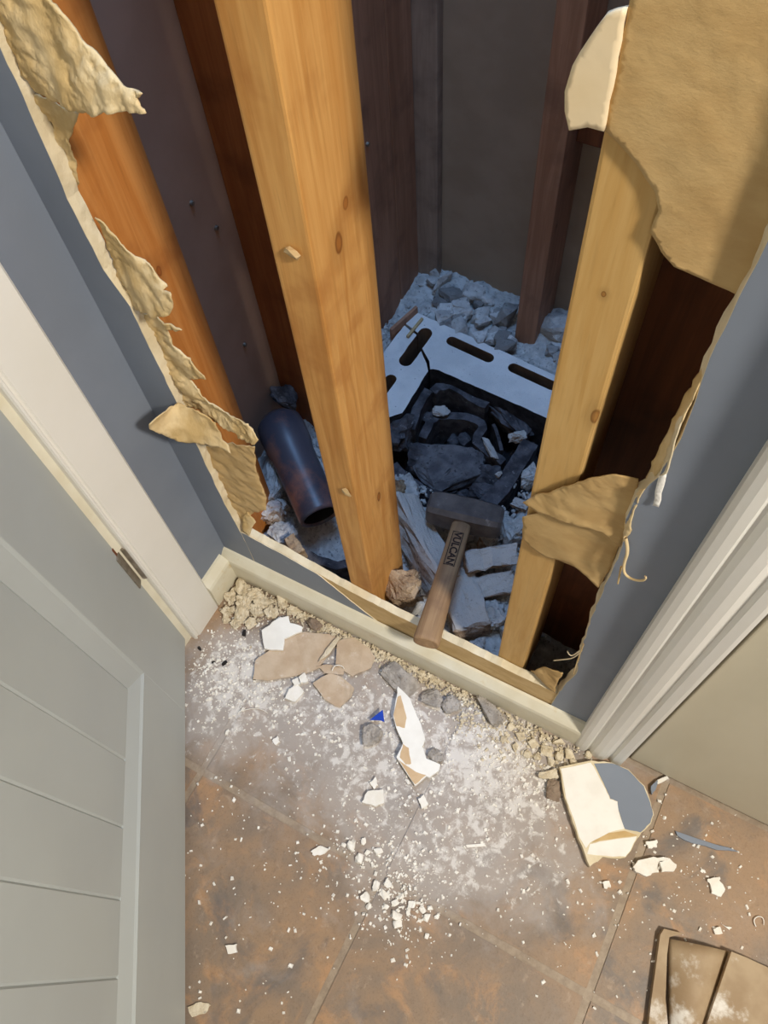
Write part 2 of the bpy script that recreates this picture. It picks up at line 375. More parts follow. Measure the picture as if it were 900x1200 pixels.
# ---- drywall of the broken wall
YD = -.0127
wf = tag(empty('wall_front', (0, 0, 0)), 'blue grey drywall wall broken open between the two doorways', 'wall', kind='structure')
def ragged(name, rows, mat, side, seed, fix_x, parent):
    """vertical drywall strip; rows = (z, x of torn edge); fix_x the straight edge"""
    r = R_(seed); zs = []; 
    for k in range(len(rows) - 1):
        (za, xa), (zb, xb) = rows[k], rows[k + 1]; n = max(1, int(abs(zb - za) / .012))
        for i in range(n): t = i / n; zs.append((za + (zb - za) * t, xa + (xb - xa) * t))
    zs.append(rows[-1])
    bm = bmesh.new(); prev = None
    for z, x in zs:
        xf = x + r.uniform(-.0008, .0008); xb = x + side * (.0025 + r.uniform(-.0005, .0025))
        xm = (xf + xb) / 2 + r.uniform(-.001, .001)
        vs = [bm.verts.new(p) for p in ((fix_x, YD, z), (xf, YD, z), (xf + side * .0006, YD + .0006, z), (xm, YD * .5, z), (xb, -.0005, z), (fix_x, -.0005, z))]
        if prev:
            for k in range(6):
                f = bm.faces.new([prev[k], prev[(k + 1) % 6], vs[(k + 1) % 6], vs[k]])
                f.material_index = 0 if k == 0 else 1
        prev = vs
    bm.faces.new(prev)
    o = obj(name, bm, mat, parent); return o
ragged('drywall_strip', [(0.0, .058), (.17, .0575), (.263, .051), (.406, .0516), (.50, .052), (.657, .050), (.70, .038), (.78, .036), (.863, .042), (.913, .044), (1.1, .046), (1.25, .06)], ['blue', 'gyp'], 1, 3, 0.0, wf)
ragged('drywall_panel', [(0.0, .560), (.128, .560), (.2, .566), (.245, .5715), (.317, .5645), (.434, .5596), (.52, .5587), (.595, .5585), (.64, .552), (.675, .5525), (.7145, .561), (.78, .564), (.85, .559), (.94, .5617), (1.25, .55)], ['blue', 'gyp'], -1, 5, .645, wf)
boxo('drywall_panel', (.0, 2.05, YD, -.0005, 1.25, 2.4), 'blue', wf)
boxo('drywall_panel', (1.47, 2.05, YD, -.0005, 0, 1.25), 'blue', wf)
boxo('drywall_panel', (.645, 1.47, YD, -.0005, 2.06, 2.4), 'blue', wf).location.z = .0
# low remnant under the hole: painted face left, bare paper right, broken top edge
def low():
    r = R_(11); bm = bmesh.new(); prev = None
    top = [(.0585, .182), (.14, .169), (.22, .150), (.28, .143), (.335, .138), (.41, .136), (.4665, .135), (.5, .133), (.558, .136)]
    n = 60
    for i in range(n + 1):
        x = .0585 + (.5595 - .0585) * i / n
        for k in range(len(top) - 1):
            if top[k][0] <= x + 1e-6: a, b = top[k], top[k + 1]
        t = (x - a[0]) / (b[0] - a[0]); z = a[1] + (b[1] - a[1]) * t + r.uniform(-.0012, .0012)
        pt = .004 if x < .15 else .0      # painted paper height left of the tear
        tear = z - max(0, (x - .19)) * .75 - r.uniform(0, .002) if x > .19 else z
        tear = max(tear, .02)
        vs = [bm.verts.new(p) for p in ((x, YD, 0), (x, YD, tear), (x, YD + .0012, tear + .0004), (x, YD + .002, z - .001), (x, -.0005, z + .004 + r.uniform(-.001, .001)), (x, -.0005, 0))]
        if prev:
            for k, m in ((0, 0), (1, 1), (2, 2), (3, 1), (4, 1), (5, 1)):
                f = bm.faces.new([prev[k], prev[(k + 1) % 6], vs[(k + 1) % 6], vs[k]]); f.material_index = m
        prev = vs
    return obj('drywall_remnant', bm, ['blue', 'gyp', 'paper'], wf)
low()
# torn paper left hanging on the left edge
def Q(u, v, y): p = PY(u, v, y); return (p.x, p.y, p.z)
def flap(pts, mat, seed, amp=.003, fr=55, th=.0009, name='paper_flap', sub=3, parent=None):
    return sheet(name, [Q(*p) for p in pts], mat, parent or wf, th=th, amp=amp, fr=fr, seed=seed, sub=sub)
flap([(-40, -60, -.006), (40, -60, -.004), (55, -5, -.006), (78, 22, -.010), (92, 48, -.012), (115, 66, -.014), (135, 88, -.018), (154, 105, -.022), (166, 108, -.024), (160, 116, -.024), (171, 133, -.026), (148, 131, -.026), (128, 133, -.028), (108, 136, -.024), (85, 128, -.018), (62, 118, -.010), (38, 106, -.006), (28, 85, -.006), (12, 55, -.006), (-5, 20, -.006)], 'papertan', 21, .0042, 60, .002, sub=4)
flap([(40, 108, -.003), (70, 122, -.004), (90, 135, -.006), (86, 150, -.004), (82, 165, -.003), (86, 190, -.002), (92, 215, -.001), (88, 222, -.001), (66, 175, -.002)], 'papertan', 22, .004, 60)
flap([(112, 255, -.003), (150, 292, -.006), (178, 315, -.010), (196, 335, -.012), (192, 338, -.014), (200, 345, -.018), (203, 362, -.020), (198, 370, -.022), (175, 371, -.020), (157, 360, -.010), (148, 345, -.004), (130, 300, -.003)], 'papertan', 23, .004, 60, .0012)
flap([(160, 365, -.003), (184, 372, -.004), (200, 380, -.006), (213, 388, -.008), (205, 388, -.006), (195, 384, -.004), (205, 405, -.004), (225, 424, -.006), (241, 445, -.008), (230, 444, -.006), (222, 445, -.004), (238, 463, -.006), (262, 482, -.012), (290, 498, -.018), (303, 516, -.022), (300, 521, -.022), (280, 513, -.018), (255, 497, -.012), (230, 480, -.006), (208, 474, -.004), (190, 440, -.003), (172, 400, -.003)], 'papertan', 24, .005, 60, .0012)
flap([(208, 472, -.013), (232, 482, -.016), (252, 497, -.016), (262, 515, -.014), (272, 530, -.016), (248, 522, -.022), (222, 520, -.030), (198, 513, -.042), (176, 502, -.055), (176, 496, -.056), (190, 484, -.040)], 'papertan', 25, .003, 60, .0012)
flap([(232, 525, -.003), (262, 518, -.004), (298, 524, -.004), (299, 545, -.004), (304, 565, -.004), (311, 580, -.003), (312, 597, -.004), (298, 600, -.004), (288, 612, -.002), (283, 625, -.002), (262, 590, -.003)], 'paper', 26, .003, 50)
# backing sheet left on the right stud and the curl of paper below it
sh = [(x, y, z) for x, y, z in ((.468, -.003, 1.26), (.468, -.003, 1.03), Q(708, 152, -.003), Q(722, 165, -.003), Q(745, 190, -.003), Q(768, 225, -.003), Q(772, 245, -.003), Q(762, 270, -.003), Q(775, 295, -.0035), Q(790, 312, -.004), Q(820, 325, -.004), (.562, -.003, .893), (.562, -.002, 1.26))]
tag(sheet('backing_paper_sheet', sh, 'papersheet', None, th=.0016, amp=.0009, fr=32, seed=31, sub=4, edge=.0005), 'large brown backing paper sheet over the top of the right stud', 'paper')
gw = [Q(736, 8, -.0042), Q(722, 11, -.0042), Q(712, 15, -.0042), Q(690, 45, -.0042), Q(672, 75, -.0042), Q(663, 105, -.0042), Q(663, 128, -.0042), Q(668, 151, -.0042), Q(680, 149, -.0042), Q(690, 147, -.0042), Q(709, 152, -.0042)]
tag(sheet('white_drywall_fragment', gw, 'creamgyp', None, th=.003, amp=.0002, fr=40, seed=32, sub=3, edge=.0004), 'pale cream drywall fragment jutting left beside the backing paper sheet', 'drywall')
flap([(613, 588, -.004), (628, 580, -.004), (655, 572, -.004), (690, 560, -.006), (722, 556, -.006), (748, 562, -.004), (744, 592, -.006), (735, 620, -.008), (728, 640, -.008), (708, 626, -.010), (680, 618, -.012), (650, 608, -.010), (630, 600, -.008)], 'papersheet', 33, .0018, 40, .0009)
flap([(612, 606, -.0042), (626, 602, -.0042), (645, 598, -.0042), (670, 600, -.0042), (700, 606, -.0042), (733, 620, -.004), (716, 665, -.006), (701, 688, -.010), (688, 676, -.010), (672, 664, -.008), (655, 656, -.006), (640, 652, -.005), (622, 641, -.005), (613, 632, -.0045)], 'papersheet', 34, .001, 40, .0009)
flap([(622, 786, -.004), (640, 782, -.006), (660, 788, -.008), (652, 803, -.012), (650, 812, -.014), (640, 803, -.012), (632, 795, -.008)], 'papersheet', 35, .002, 60, .0009)
flap([(300, 612, -.004), (296, 618, -.008), (292, 628, -.0135), (285, 622, -.0135), (284, 606, -.006), (290, 600, -.003)], 'papertan', 36, .002, 60, .0009)
# frayed strips on the right torn edge
def strand(pts, rad, mat, name='paper_strand', parent=None):
    cu = bpy.data.curves.new(name, 'CURVE'); cu.dimensions = '3D'; cu.bevel_depth = rad; cu.bevel_resolution = 1
    sp = cu.splines.new('NURBS'); sp.points.add(len(pts) - 1)
    for i, p in enumerate(pts): sp.points[i].co = (*p, 1); sp.points[i].radius = 1 - .5 * i / len(pts)
    sp.order_u = min(3, len(pts)); sp.use_endpoint_u = True; sp.resolution_u = 6
    tmp = bpy.data.objects.new('tmp', cu); COL.objects.link(tmp)
    me = bpy.data.meshes.new_from_object(tmp.evaluated_get(bpy.context.evaluated_depsgraph_get()))
    bpy.data.objects.remove(tmp); me.name = name; me.materials.clear(); me.materials.append(M[mat])
    o = bpy.data.objects.new(name, me); COL.objects.link(o)
    if parent: o.parent = parent
    return o
Y1 = -.014
flap([(803, 486, Y1), (797, 500, Y1), (789, 525, Y1), (781, 555, Y1), (775, 560, Y1), (770, 557, Y1 + .004), (778, 540, Y1 + .006), (788, 512, Y1 + .004), (797, 488, Y1 + .002)], 'gyp', 41, .001, 60, .0012, 'gypsum_sliver', 2)
flap([(781, 556, Y1), (778, 570, Y1), (772, 594, Y1 - .002), (765, 592, Y1 - .002), (768, 575, Y1), (772, 558, Y1)], 'gypwhite', 42, .0006, 60, .0007, 'gypsum_sliver', 2)
flap([(836, 422, Y1 + .004), (826, 440, Y1 + .002), (812, 470, Y1), (800, 492, Y1), (785, 530, Y1 + .004), (770, 556, Y1 + .004), (757, 572, Y1 + .008), (757, 560, Y1 + .012), (775, 520, Y1 + .012), (800, 470, Y1 + .012), (825, 424, Y1 + .012)], 'papertan', 43, .003, 60, .001)
flap([(756, 572, Y1), (748, 585, Y1), (741, 605, Y1), (738, 626, Y1), (730, 636, Y1), (734, 606, Y1 + .004), (742, 585, Y1 + .004), (750, 573, Y1 + .004)], 'papertan', 44, .002, 60, .001)
strand([Q(733, 630, -.015), Q(737, 645, -.017), Q(731, 660, -.020), Q(731, 672, -.022), Q(740, 679, -.024), Q(752, 681, -.026), Q(758, 678, -.026), Q(756, 675, -.026)], .0016, 'papertan', parent=wf)
strand([Q(728, 664, -.018), Q(724, 684, -.020)], .001, 'papertan', parent=wf)
strand([Q(682, 762, -.014), Q(674, 771, -.016), Q(660, 773, -.018), Q(649, 774, -.020)], .0010, 'gyp', parent=wf)
strand([Q(682, 760, -.014), Q(672, 769, -.016), Q(666, 767, -.018), Q(665, 763, -.02)], .0009, 'gyp', parent=wf)
strand([Q(684, 755, -.014), Q(676, 775, -.016), Q(672, 790, -.016)], .0009, 'papertan', parent=wf)
# ---- left wall, cavity walls, room shell
def wall(name, dims, mat, label): return tag(boxo(name, dims, mat), label, 'wall', kind='structure')
wall('wall_left', (-.1, 0, -.16, YD, 0, 2.4), 'blue', 'narrow blue grey wall strip between corner and left door casing')
wall('wall_left_far', (-.1, 0, YM, -.99, 0, 2.4), 'blue', 'blue grey wall beyond the open left door')
wall('wall_left_head', (-.1, 0, -.99, -.16, 2.06, 2.4), 'blue', 'wall above the open left door')
wall('wall_right', (XM, XM + .1, YM, .0, 0, 2.4), 'roomwall', 'plain room wall on the right side')
wall('wall_rear', (-1.3, XM + .1, YM - .1, YM, 0, 2.4), 'roomwall', 'plain room wall behind the viewer')
wall('wall_next_room', (-1.4, -1.3, YM - .1, .0, 0, 2.4), 'roomwall', 'wall of the room beyond the left door')
wall('wall_next_room_end', (-1.3, -.1, -.1, -.0, 0, 2.4), 'roomwall', 'end wall of the room beyond the left door')
tag(boxo('ceiling', (-1.4, XM + .1, YM - .1, 0, 2.4, 2.5), 'ceil'), 'white ceiling', 'ceiling', kind='structure')
BY = .66
wall('wall_cavity_back', (-.15, .72, BY, BY + .0127, -.3, 2.4), 'backpaper', 'grey brown drywall back closing the cavity behind the chimney block')
wall('wall_cavity_left', (-.063, -.05, .0, BY, -.3, 2.4), 'leftpaper', 'purple grey drywall back on the left side of the cavity')
wall('wall_cavity_right', (.64, .653, .0, BY, -.3, 2.4), 'leftpaper', 'dark wall on the right side of the cavity')
tag(boxo('cavity_floor', (-.15, .72, 0, BY + .0127, -.32, -.26), 'sootbed'), 'dark ground under the rubble in the cavity', 'floor', kind='structure')
# ---- baseboards, casings
def run(bm, prof, a, b, frame):
    va = [bm.verts.new(frame(x, z, a)) for x, z in prof]; vb = [bm.verts.new(frame(x, z, b)) for x, z in prof]
    n = len(prof)
    for i in range(n): bm.faces.new([va[i], va[(i + 1) % n], vb[(i + 1) % n], vb[i]])
    bm.faces.new(va); bm.faces.new(list(reversed(vb)))
bprof = [(0, 0), (.0145, 0), (.0150, .03), (.0160, .062), (.0145, .068), (.0095, .0735), (.004, .079), (0, .080)]
bm = bmesh.new(); run(bm, bprof, .0, .6125, lambda d, z, s: Vector((s, YD - d, z)))
tag(obj('baseboard_front', bm, 'cream'), 'cream painted baseboard under the broken wall', 'baseboard', kind='structure')
bm = bmesh.new(); run(bm, bprof, -.0145 + YD, -.083, lambda d, z, s: Vector((d, s, z)))
tag(obj('baseboard_left', bm, 'cream'), 'short cream baseboard between corner and left door casing', 'baseboard', kind='structure')
cprof = [(0, 0), (.012, 0), (.0145, .004), (.0155, .010), (.0150, .017), (.0115, .020), (.0110, .023), (.0150, .028), (.0160, .036), (.0150, .044), (.0105, .050), (.0095, .053), (.0125, .057), (.0125, .066), (.011, .0705), (0, .0705)]
bm = bmesh.new(); run(bm, cprof, .0, 2.1, lambda d, t, s: Vector((.6115 + t, YD - d * 1.15, s)))
tag(obj('trim_1', bm, 'white', smooth=False), 'white moulded door casing beside the broken wall on the right', 'trim', kind='structure')
lprof = [(0, 0), (.012, 0), (.0145, .003), (.0145, .056), (.0125, .0575), (.0120, .060), (.0145, .0615), (.0145, .064), (.012, .0655), (0, .0655)]
bm = bmesh.new(); run(bm, lprof, .0, 2.1, lambda d, t, s: Vector((d, -.0835 - t, s)))
tag(obj('trim_2', bm, 'white'), 'flat white door casing left of the broken wall', 'trim', kind='structure')
tag(boxo('trim_3', (-.1, .004, -.172, -.149, 0, 2.06), 'cream'), 'cream door jamb edge behind the hinge of the left door', 'trim', kind='structure')
# ---- right flush door, set slightly back
d2 = tag(empty('door_2', (.69, -.012, 0)), 'plain beige flush door right of the white moulded casing', 'door', kind='structure')
boxo('door_leaf', (.0, .78, .0, .035, .012, 2.04), 'doorb', d2, bev=.002)
boxo('door_gap', (-.012, .79, .012, .05, 0, 2.05), 'dark', d2)
# ---- left door, open towards the viewer
d1 = tag(empty('door_1', (0.0, -.1535, 0)), 'pale grey panelled door standing open on the left', 'door', kind='structure')
d1.rotation_euler = (0, 0, math.atan2(-.822, .570))
# local: x along the door, +y = visible face normal
BOT, TOP, WD, TH = .0156, 2.03, .76, .035
boxo('stile', (.0, .125, -TH, 0, BOT, TOP), 'door', d1, bev=.0012)
boxo('stile', (WD - .125, WD, -TH, 0, BOT, TOP), 'door', d1, bev=.0012)
for z0, z1 in ((BOT, .215), (.98, 1.12), (TOP - .125, TOP)): boxo('rail', (.125, WD - .125, -TH, 0, z0, z1), 'door', d1)
for z0, z1 in ((.215, .98), (1.12, TOP - .125)):
    bm = bmesh.new()                               # sloped sticking around the recess
    x0, x1, e, dp = .125, WD - .125, .028, -.011
    o_ = [(x0, z0), (x1, z0), (x1, z1), (x0, z1)]; i_ = [(x0 + e, z0 + e), (x1 - e, z0 + e), (x1 - e, z1 - e), (x0 + e, z1 - e)]
    m_ = [(a + (c - a) * .12, b + (d - b) * .12) for (a, b), (c, d) in zip(o_, i_)]
    lay = [[bm.verts.new((x, y, z)) for x, z in lp] for lp, y in ((o_, -.0005), (m_, -.003), (i_, dp), (i_, -.02), (o_, -.02))]
    for a, b in zip(lay, lay[1:]):
        for k in range(4): bm.faces.new([a[k], a[(k + 1) % 4], b[(k + 1) % 4], b[k]])
    obj('panel_moulding', bm, 'door', d1)
    g = .0772; xs = [x0 + e - .001, .2417] + [.2417 + g * k for k in range(1, 5)] + [x1 - e + .001]
    for a, b in zip(xs, xs[1:]):
        if b - a < .004: continue
        bm = bmesh.new(); box(bm, a, b, -.022, dp, z0 + e - .001, z1 - e + .001)
        bmesh.ops.bevel(bm, geom=[q for q in bm.edges if all(v.co.y > dp - .001 for v in q.verts) and abs(q.verts[0].co.x - q.verts[1].co.x) < 1e-5], offset=.0022, segments=1, affect='EDGES')
        obj('plank', bm, 'door', d1)
hz0, hz1 = .243, .333
hg = boxo('hinge', (-.006, .016, -.0005, .0022, hz0, hz1), 'brass', d1, bev=.0006)
for k in range(3):
    bm = bmesh.new(); bmesh.ops.create_cone(bm, cap_ends=True, segments=20, radius1=.0068, radius2=.0068, depth=.0293)
    o = obj('hinge_knuckle', bm, 'brass', hg, smooth=False); o.location = (-.004, .0075, hz0 + .015 + k * .030)
boxo('latch_mortise', (-.0005, .010, -.02, .0006, hz1, hz1 + .016), M['studrd'], d1)

# ================================================================== FRAMING
def stud(name, x0, y0, w_, d_, z0, z1, mat, label, bev=.0025, cat='stud', rz=0):
    bm = bmesh.new(); box(bm, 0, w_, 0, d_, 0, z1 - z0, bev=bev)
    o = obj(name, bm, mat, loc=(x0, y0, z0)); o.rotation_euler = (0, 0, rz)
    return tag(o, label, cat)
stud('bottom_plate', 0.0, .0005, .60, .0885, 0.0, .038, 'plate', 'pale pine bottom plate lying behind the baseboard')
stud('wall_stud', .2325, .0005, .0375, .0885, .038, 2.4, 'stud', 'bright yellow pine stud in the middle of the opening, knots on its face')
stud('wall_stud', .4670, .0005, .038, .0885, .038, 2.4, 'stud2', 'dull tan pine stud on the right, partly under torn paper')
stud('wall_stud', -.005, .0005, .038, .0885, .038, 2.4, 'stud3', 'orange stained stud at the left torn edge beside the corner')
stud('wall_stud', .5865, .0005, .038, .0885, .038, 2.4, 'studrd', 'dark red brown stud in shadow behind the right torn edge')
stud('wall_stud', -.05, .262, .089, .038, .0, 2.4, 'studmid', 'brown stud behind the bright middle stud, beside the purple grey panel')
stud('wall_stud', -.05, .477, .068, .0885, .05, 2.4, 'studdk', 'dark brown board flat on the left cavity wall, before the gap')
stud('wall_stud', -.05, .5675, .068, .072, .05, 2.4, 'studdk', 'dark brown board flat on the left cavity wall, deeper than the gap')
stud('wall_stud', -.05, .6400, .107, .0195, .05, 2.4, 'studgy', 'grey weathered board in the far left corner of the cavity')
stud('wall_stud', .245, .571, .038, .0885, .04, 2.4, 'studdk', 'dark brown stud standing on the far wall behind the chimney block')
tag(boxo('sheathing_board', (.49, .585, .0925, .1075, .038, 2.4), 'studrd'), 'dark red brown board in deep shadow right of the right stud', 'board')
stud('blocking', .2835, .615, .3, .044, .47, .508, 'studrd', 'short brown crosspiece on the far wall right of the back stud')
stud('rubble_lath', .045, .472, .006, .07, .085, .115, 'studdk', 'small brown wood offcut at the left edge of the chimney block', bev=.001, cat='offcut', rz=-.25)
stud('wood_splinter', .075, .478, .005, .05, .10, .105, 'plate', 'thin pale splinter beside the left edge of the chimney block', bev=.001, cat='splinter', rz=-.1)
# splintered pale nick on the middle stud and a nail
nk = tag(obj('wood_chip', rock_bm(.014, .006, .010, 5, 1), 'plate'), 'pale splintered chip on the left face of the middle stud', 'chip')
p = PY(342, 296, -.002); nk.location = (p.x, p.y, p.z); nk.rotation_euler = (.3, .5, 0)
p = PY(406, 577, -.002); nk2 = tag(obj('wood_chip', rock_bm(.012, .005, .012, 8, 1), 'plate'), 'tuft of pale fibre low on the middle stud', 'chip'); nk2.location = p
def screw(loc, nrm, label):
    bm = bmesh.new(); bmesh.ops.create_cone(bm, cap_ends=True, segments=14, radius1=.0035, radius2=.0028, depth=.004)
    bmesh.ops.create_cone(bm, cap_ends=True, segments=8, radius1=.0012, radius2=.001, depth=.014, matrix=Matrix.Translation((0, 0, -.007)))
    o = obj('screw', bm, 'brass', loc=loc); o.rotation_euler = Vector(nrm).to_track_quat('Z', 'Y').to_euler(); return tag(o, label, 'screw')
for u, v, lab in ((225, 238, 'upper screw tip in the purple grey left panel'), (254, 267, 'middle screw tip in the purple grey left panel'), (287, 404, 'lower screw tip in the purple grey left panel')):
    screw(PX(u, v, -.0485), (1, 0, 0), lab)
screw(PX(431, 169, .0195), (1, 0, 0), 'rusty screw in the dark board right of the middle stud')

# ================================================================== CAVITY: chimney block, soot, ash
ZB = .10
OC = Vector((.0600, .5385)); E1 = Vector((.996, -.089)); E2 = Vector((-.06, -.998))
def bl(a, b): q = OC + E1 * a + E2 * b; return (q.x, q.y)
def slot(c, dirv, L, wv, n=7):
    """stadium-shaped hole"""
    c = Vector(c); d = Vector(dirv).normalized(); t = Vector((-d.y, d.x)); out = []
    for s in (1, -1):
        for k in range(n + 1):
            a = -math.pi / 2 + math.pi * k / n
            q = c + d * (s * (L / 2 - wv / 2)) + (d * math.cos(a) + t * math.sin(a)) * (wv / 2) * s
            out.append((q.x, q.y))
    return out
def mid(p, q): return ((p.x + q.x) / 2, (p.y + q.y) / 2)
T = .092
def rough_loop(lp, amp, seed, step=.012):
    r = R_(seed); out = []
    for i in range(len(lp)):
        a, b = Vector(lp[i]), Vector(lp[(i + 1) % len(lp)]); k = max(1, int((b - a).length / step))
        for j in range(k):
            q = a.lerp(b, j / k)
            if j: q += Vector((r.uniform(-amp, amp), r.uniform(-amp, amp)))
            out.append((q.x, q.y))
    return out
def inside_flue(x, y):
    d = Vector((x, y)) - OC; a, b = d.dot(E1), d.dot(E2)
    return a, b
def block(name, outer, holes, z1, h, label, seed):
    root = bmesh.new(); prism(root, rough_loop(outer, .0008, seed), z1 - h, z1, holes, mi_side=0, mi_top=0)
    root.normal_update()
    for f in root.faces:
        c = f.calc_center_median()
        if abs(f.normal.z) > .4: continue
        a, b = inside_flue(c.x, c.y)
        if a > T - .016 and b > T - .016: f.material_index = 1
        elif a > .014 and .014 < b < T - .016: f.material_index = 2
        elif .014 < a < T - .016 and b > .014: f.material_index = 2
    o = obj(name, root, ['block', 'sootbed', 'blockcore']); return tag(o, label, 'block')
s2 = slot(mid(PZ(525, 398, ZB), PZ(577, 421, ZB)), E1, .094, .020)
s3 = slot(mid(PZ(597, 430, ZB), PZ(652, 453, ZB)), E1, .094, .020)
crk = .038
arcT = [bl(.044 + .0125 * math.cos(t * math.pi / 8), .034 - .0125 * math.sin(t * math.pi / 8)) for t in range(9)]
arcB = [bl(.044 - .0125 * math.cos(t * math.pi / 8), .102 + .0125 * math.sin(t * math.pi / 8)) for t in range(9)]
b1 = [bl(0, 0), bl(.40, 0), bl(.40, T * .9), bl(T + .014, T), bl(T + .004, T + .003), bl(T, T + .006), bl(T - .010, T - .008), bl(.0565, .066)] + arcT + [bl(.0315, .040), bl(0, .032)]
block('chimney_block', b1, [s2, s3], ZB, .19, 'pale slotted concrete chimney block, long back piece', 3)
b2 = [bl(0, .0355), bl(.0315, .0435)] + arcB + [bl(.0565, .0705), bl(T - .013, T - .003), bl(T - .002, T + .010), bl(T + .004, .20), bl(.070, .232), bl(.05, .24), bl(0, .235)]
s4 = slot(bl(.042, .185), E2, .09, .020)
block('chimney_block', b2, [s4], ZB - .002, .19, 'pale concrete chimney block piece broken off at the left', 4)
# brown earth packed in the slots
for k, (q, lab) in enumerate(((bl(.044, .066), 'brown mortar filling the corner slot of the chimney block'),)):
    pass
# ash bed
bm = bmesh.new(); nx, ny = 190, 190; vs = {}
for i in range(nx + 1):
    for j in range(ny + 1):
        x, y = -.05 + .69 * i / nx, .0015 + (BY - .0015) * j / ny
        z = .045 + .04 * (y / BY) ** 1.2 + .011 * nz((x, y, 0), 14, 2) + .009 * nz((x, y, 0), 42, 5) + .006 * nz((x, y, 0), 110, 6)
        a, b = inside_flue(x, y)
        k = min(max((a - .06) / .05, 0), 1) * min(max((b - .045) / .03, 0), 1) * min(max((.36 - a) / .05, 0), 1) * min(max((.325 - b) / .05, 0), 1)
        if b < 0.0 and a > -.05: z += .006
        if (-.004 < a < .41 and -.004 < b < T + .01) or (-.004 < a < T + .01 and -.004 < b < .245): z = -.06
        z -= .13 * k * k * (3 - 2 * k)
        vs[i, j] = bm.verts.new((x, y, z))
for i in range(nx):
    for j in range(ny): bm.faces.new([vs[i, j], vs[i + 1, j], vs[i + 1, j + 1], vs[i, j + 1]])
tag(obj('ash_bed', bm, 'ash', smooth=True), 'pale grey ash and mortar dust filling the cavity floor', 'ash', kind='stuff')
# sooty fill inside the flue
bm = bmesh.new(); vs = {}; n = 70
for i in range(n + 1):
    for j in range(n + 1):
        q = bl(.085 + .245 * i / n, .085 + .23 * j / n)
        z = -.035 + .03 * nz((*q, 0), 16, 8) + .016 * nz((*q, 0), 45, 9) + .006 * nz((*q, 0), 120, 3) + .03 * (j / n) ** 2
        vs[i, j] = bm.verts.new((*q, z))
for i in range(n):
    for j in range(n): bm.faces.new([vs[i, j], vs[i + 1, j], vs[i + 1, j + 1], vs[i, j + 1]])
tag(obj('soot_bed', bm, 'sootbed'), 'black soot and fine rubble inside the chimney flue', 'soot', kind='stuff')
# flue liner shards: upright ribbons
def ribbon(name, px, z_top, h, th, mat, seed, label, cat='shard'):
    P = [PZ(u, v, z_top) for u, v in px]; r = R_(seed); pts = []
    for a, b in zip(P, P[1:]):
        k = max(2, int((b - a).length / .008))
        for j in range(k): pts.append(a.lerp(b, j / k))
    pts.append(P[-1])
    c = sum(pts, Vector()) / len(pts); bm = bmesh.new(); prev = None
    for i, p in enumerate(pts):
        d = (pts[min(i + 1, len(pts) - 1)] - pts[max(i - 1, 0)]); d.z = 0; d.normalize(); t = Vector((-d.y, d.x, 0)) * th / 2
        zt = r.uniform(-.003, .002); zb = -h * (1 + r.uniform(-.15, .1))
        w4 = [bm.verts.new(p - c + q) for q in (t + Vector((0, 0, zt)), -t + Vector((0, 0, zt + r.uniform(-.001, .001))), -t + Vector((0, 0, zb)), t + Vector((0, 0, zb)))]
        if prev:
            for k in range(4): bm.faces.new([prev[k], prev[(k + 1) % 4], w4[(k + 1) % 4], w4[k]])
        else: bm.faces.new(w4)
        prev = w4
    bm.faces.new(prev)
    return tag(obj(name, bm, mat, loc=c), label, cat)
ribbon('flue_liner_shard', [(507, 458), (513, 453), (527, 451), (540, 457), (556, 467), (571, 475)], .072, .11, .016, 'soot', 1, 'curved sooty flue liner shard along the back of the flue')
ribbon('flue_liner_shard', [(502, 457), (496, 464), (488, 480), (481, 502)], .070, .10, .016, 'soot', 2, 'sooty flue liner shard along the left of the flue')
ribbon('flue_liner_shard', [(495, 512), (504, 494), (513, 487), (530, 487), (552, 489), (564, 495), (566, 502), (560, 510), (558, 517), (566, 524), (590, 541)], .048, .08, .015, 'soot', 3, 'wavy broken flue liner edge in the middle of the flue')
ribbon('flue_liner_shard', [(622, 517), (606, 543), (588, 572), (566, 594)], .070, .07, .028, 'soot', 4, 'long straight sooty liner edge on the right of the flue')
ribbon('flue_liner_shard', [(578, 497), (583, 508), (588, 527)], .05, .06, .006, 'soot', 5, 'thin upright sooty sliver right of the wavy shard')
ribbon('flue_liner_shard', [(460, 545), (475, 562), (500, 577), (530, 585)], .05, .06, .020, 'soot', 6, 'sooty liner edge along the near left side of the flue')
def rk(u, v, z, size, seed, mat, label, name='rubble_stone', cat='stone', rot=None, group=None, sub=4, rough=.26, cut=.24):
    p = PZ(u, v, z + size[2] / 2); o = obj(name, rock_bm(*size, seed, sub, rough, cut), mat)
    r = R_(seed); place(o, p, rot or (r.uniform(-.15, .15), r.uniform(-.15, .15), r.uniform(0, 6.28))); return tag(o, label, cat, group)
rk(521, 553, .012, (.125, .105, .04), 51, 'sootpale', 'large round grey soot crusted slab at the centre of the flue', rot=(.12, .05, .2), cut=.1, rough=.2)
rk(494, 537, .012, (.05, .04, .04), 52, 'soot', 'dark crumbly lump left of the round soot slab', rot=(0, 0, .4))
rk(600, 489, .02, (.095, .05, .05), 53, 'soot', 'dark wedge of flue liner in the right back of the flue', rot=(.2, .1, -.25))
rk(606, 512, .05, (.034, .018, .018), 54, 'rub', 'small pale chip right of the thin sliver', rot=(0, 0, .7))
rk(517, 483, .048, (.034, .020, .012), 55, 'rub', 'pale flake lying on the wavy liner edge', rot=(0, 0, .3))
rk(502, 489, .035, (.022, .018, .016), 56, 'soot', 'small crumb left of the pale flake')
rk(575, 526, .048, (.05, .014, .012), 57, 'rub', 'pale sliver on the wavy liner shard', rot=(0, 0, -.75))
rk(570, 560, .01, (.06, .035, .04), 58, 'soot', 'dark broken liner lump below the wavy shard', rot=(0, .1, .5))
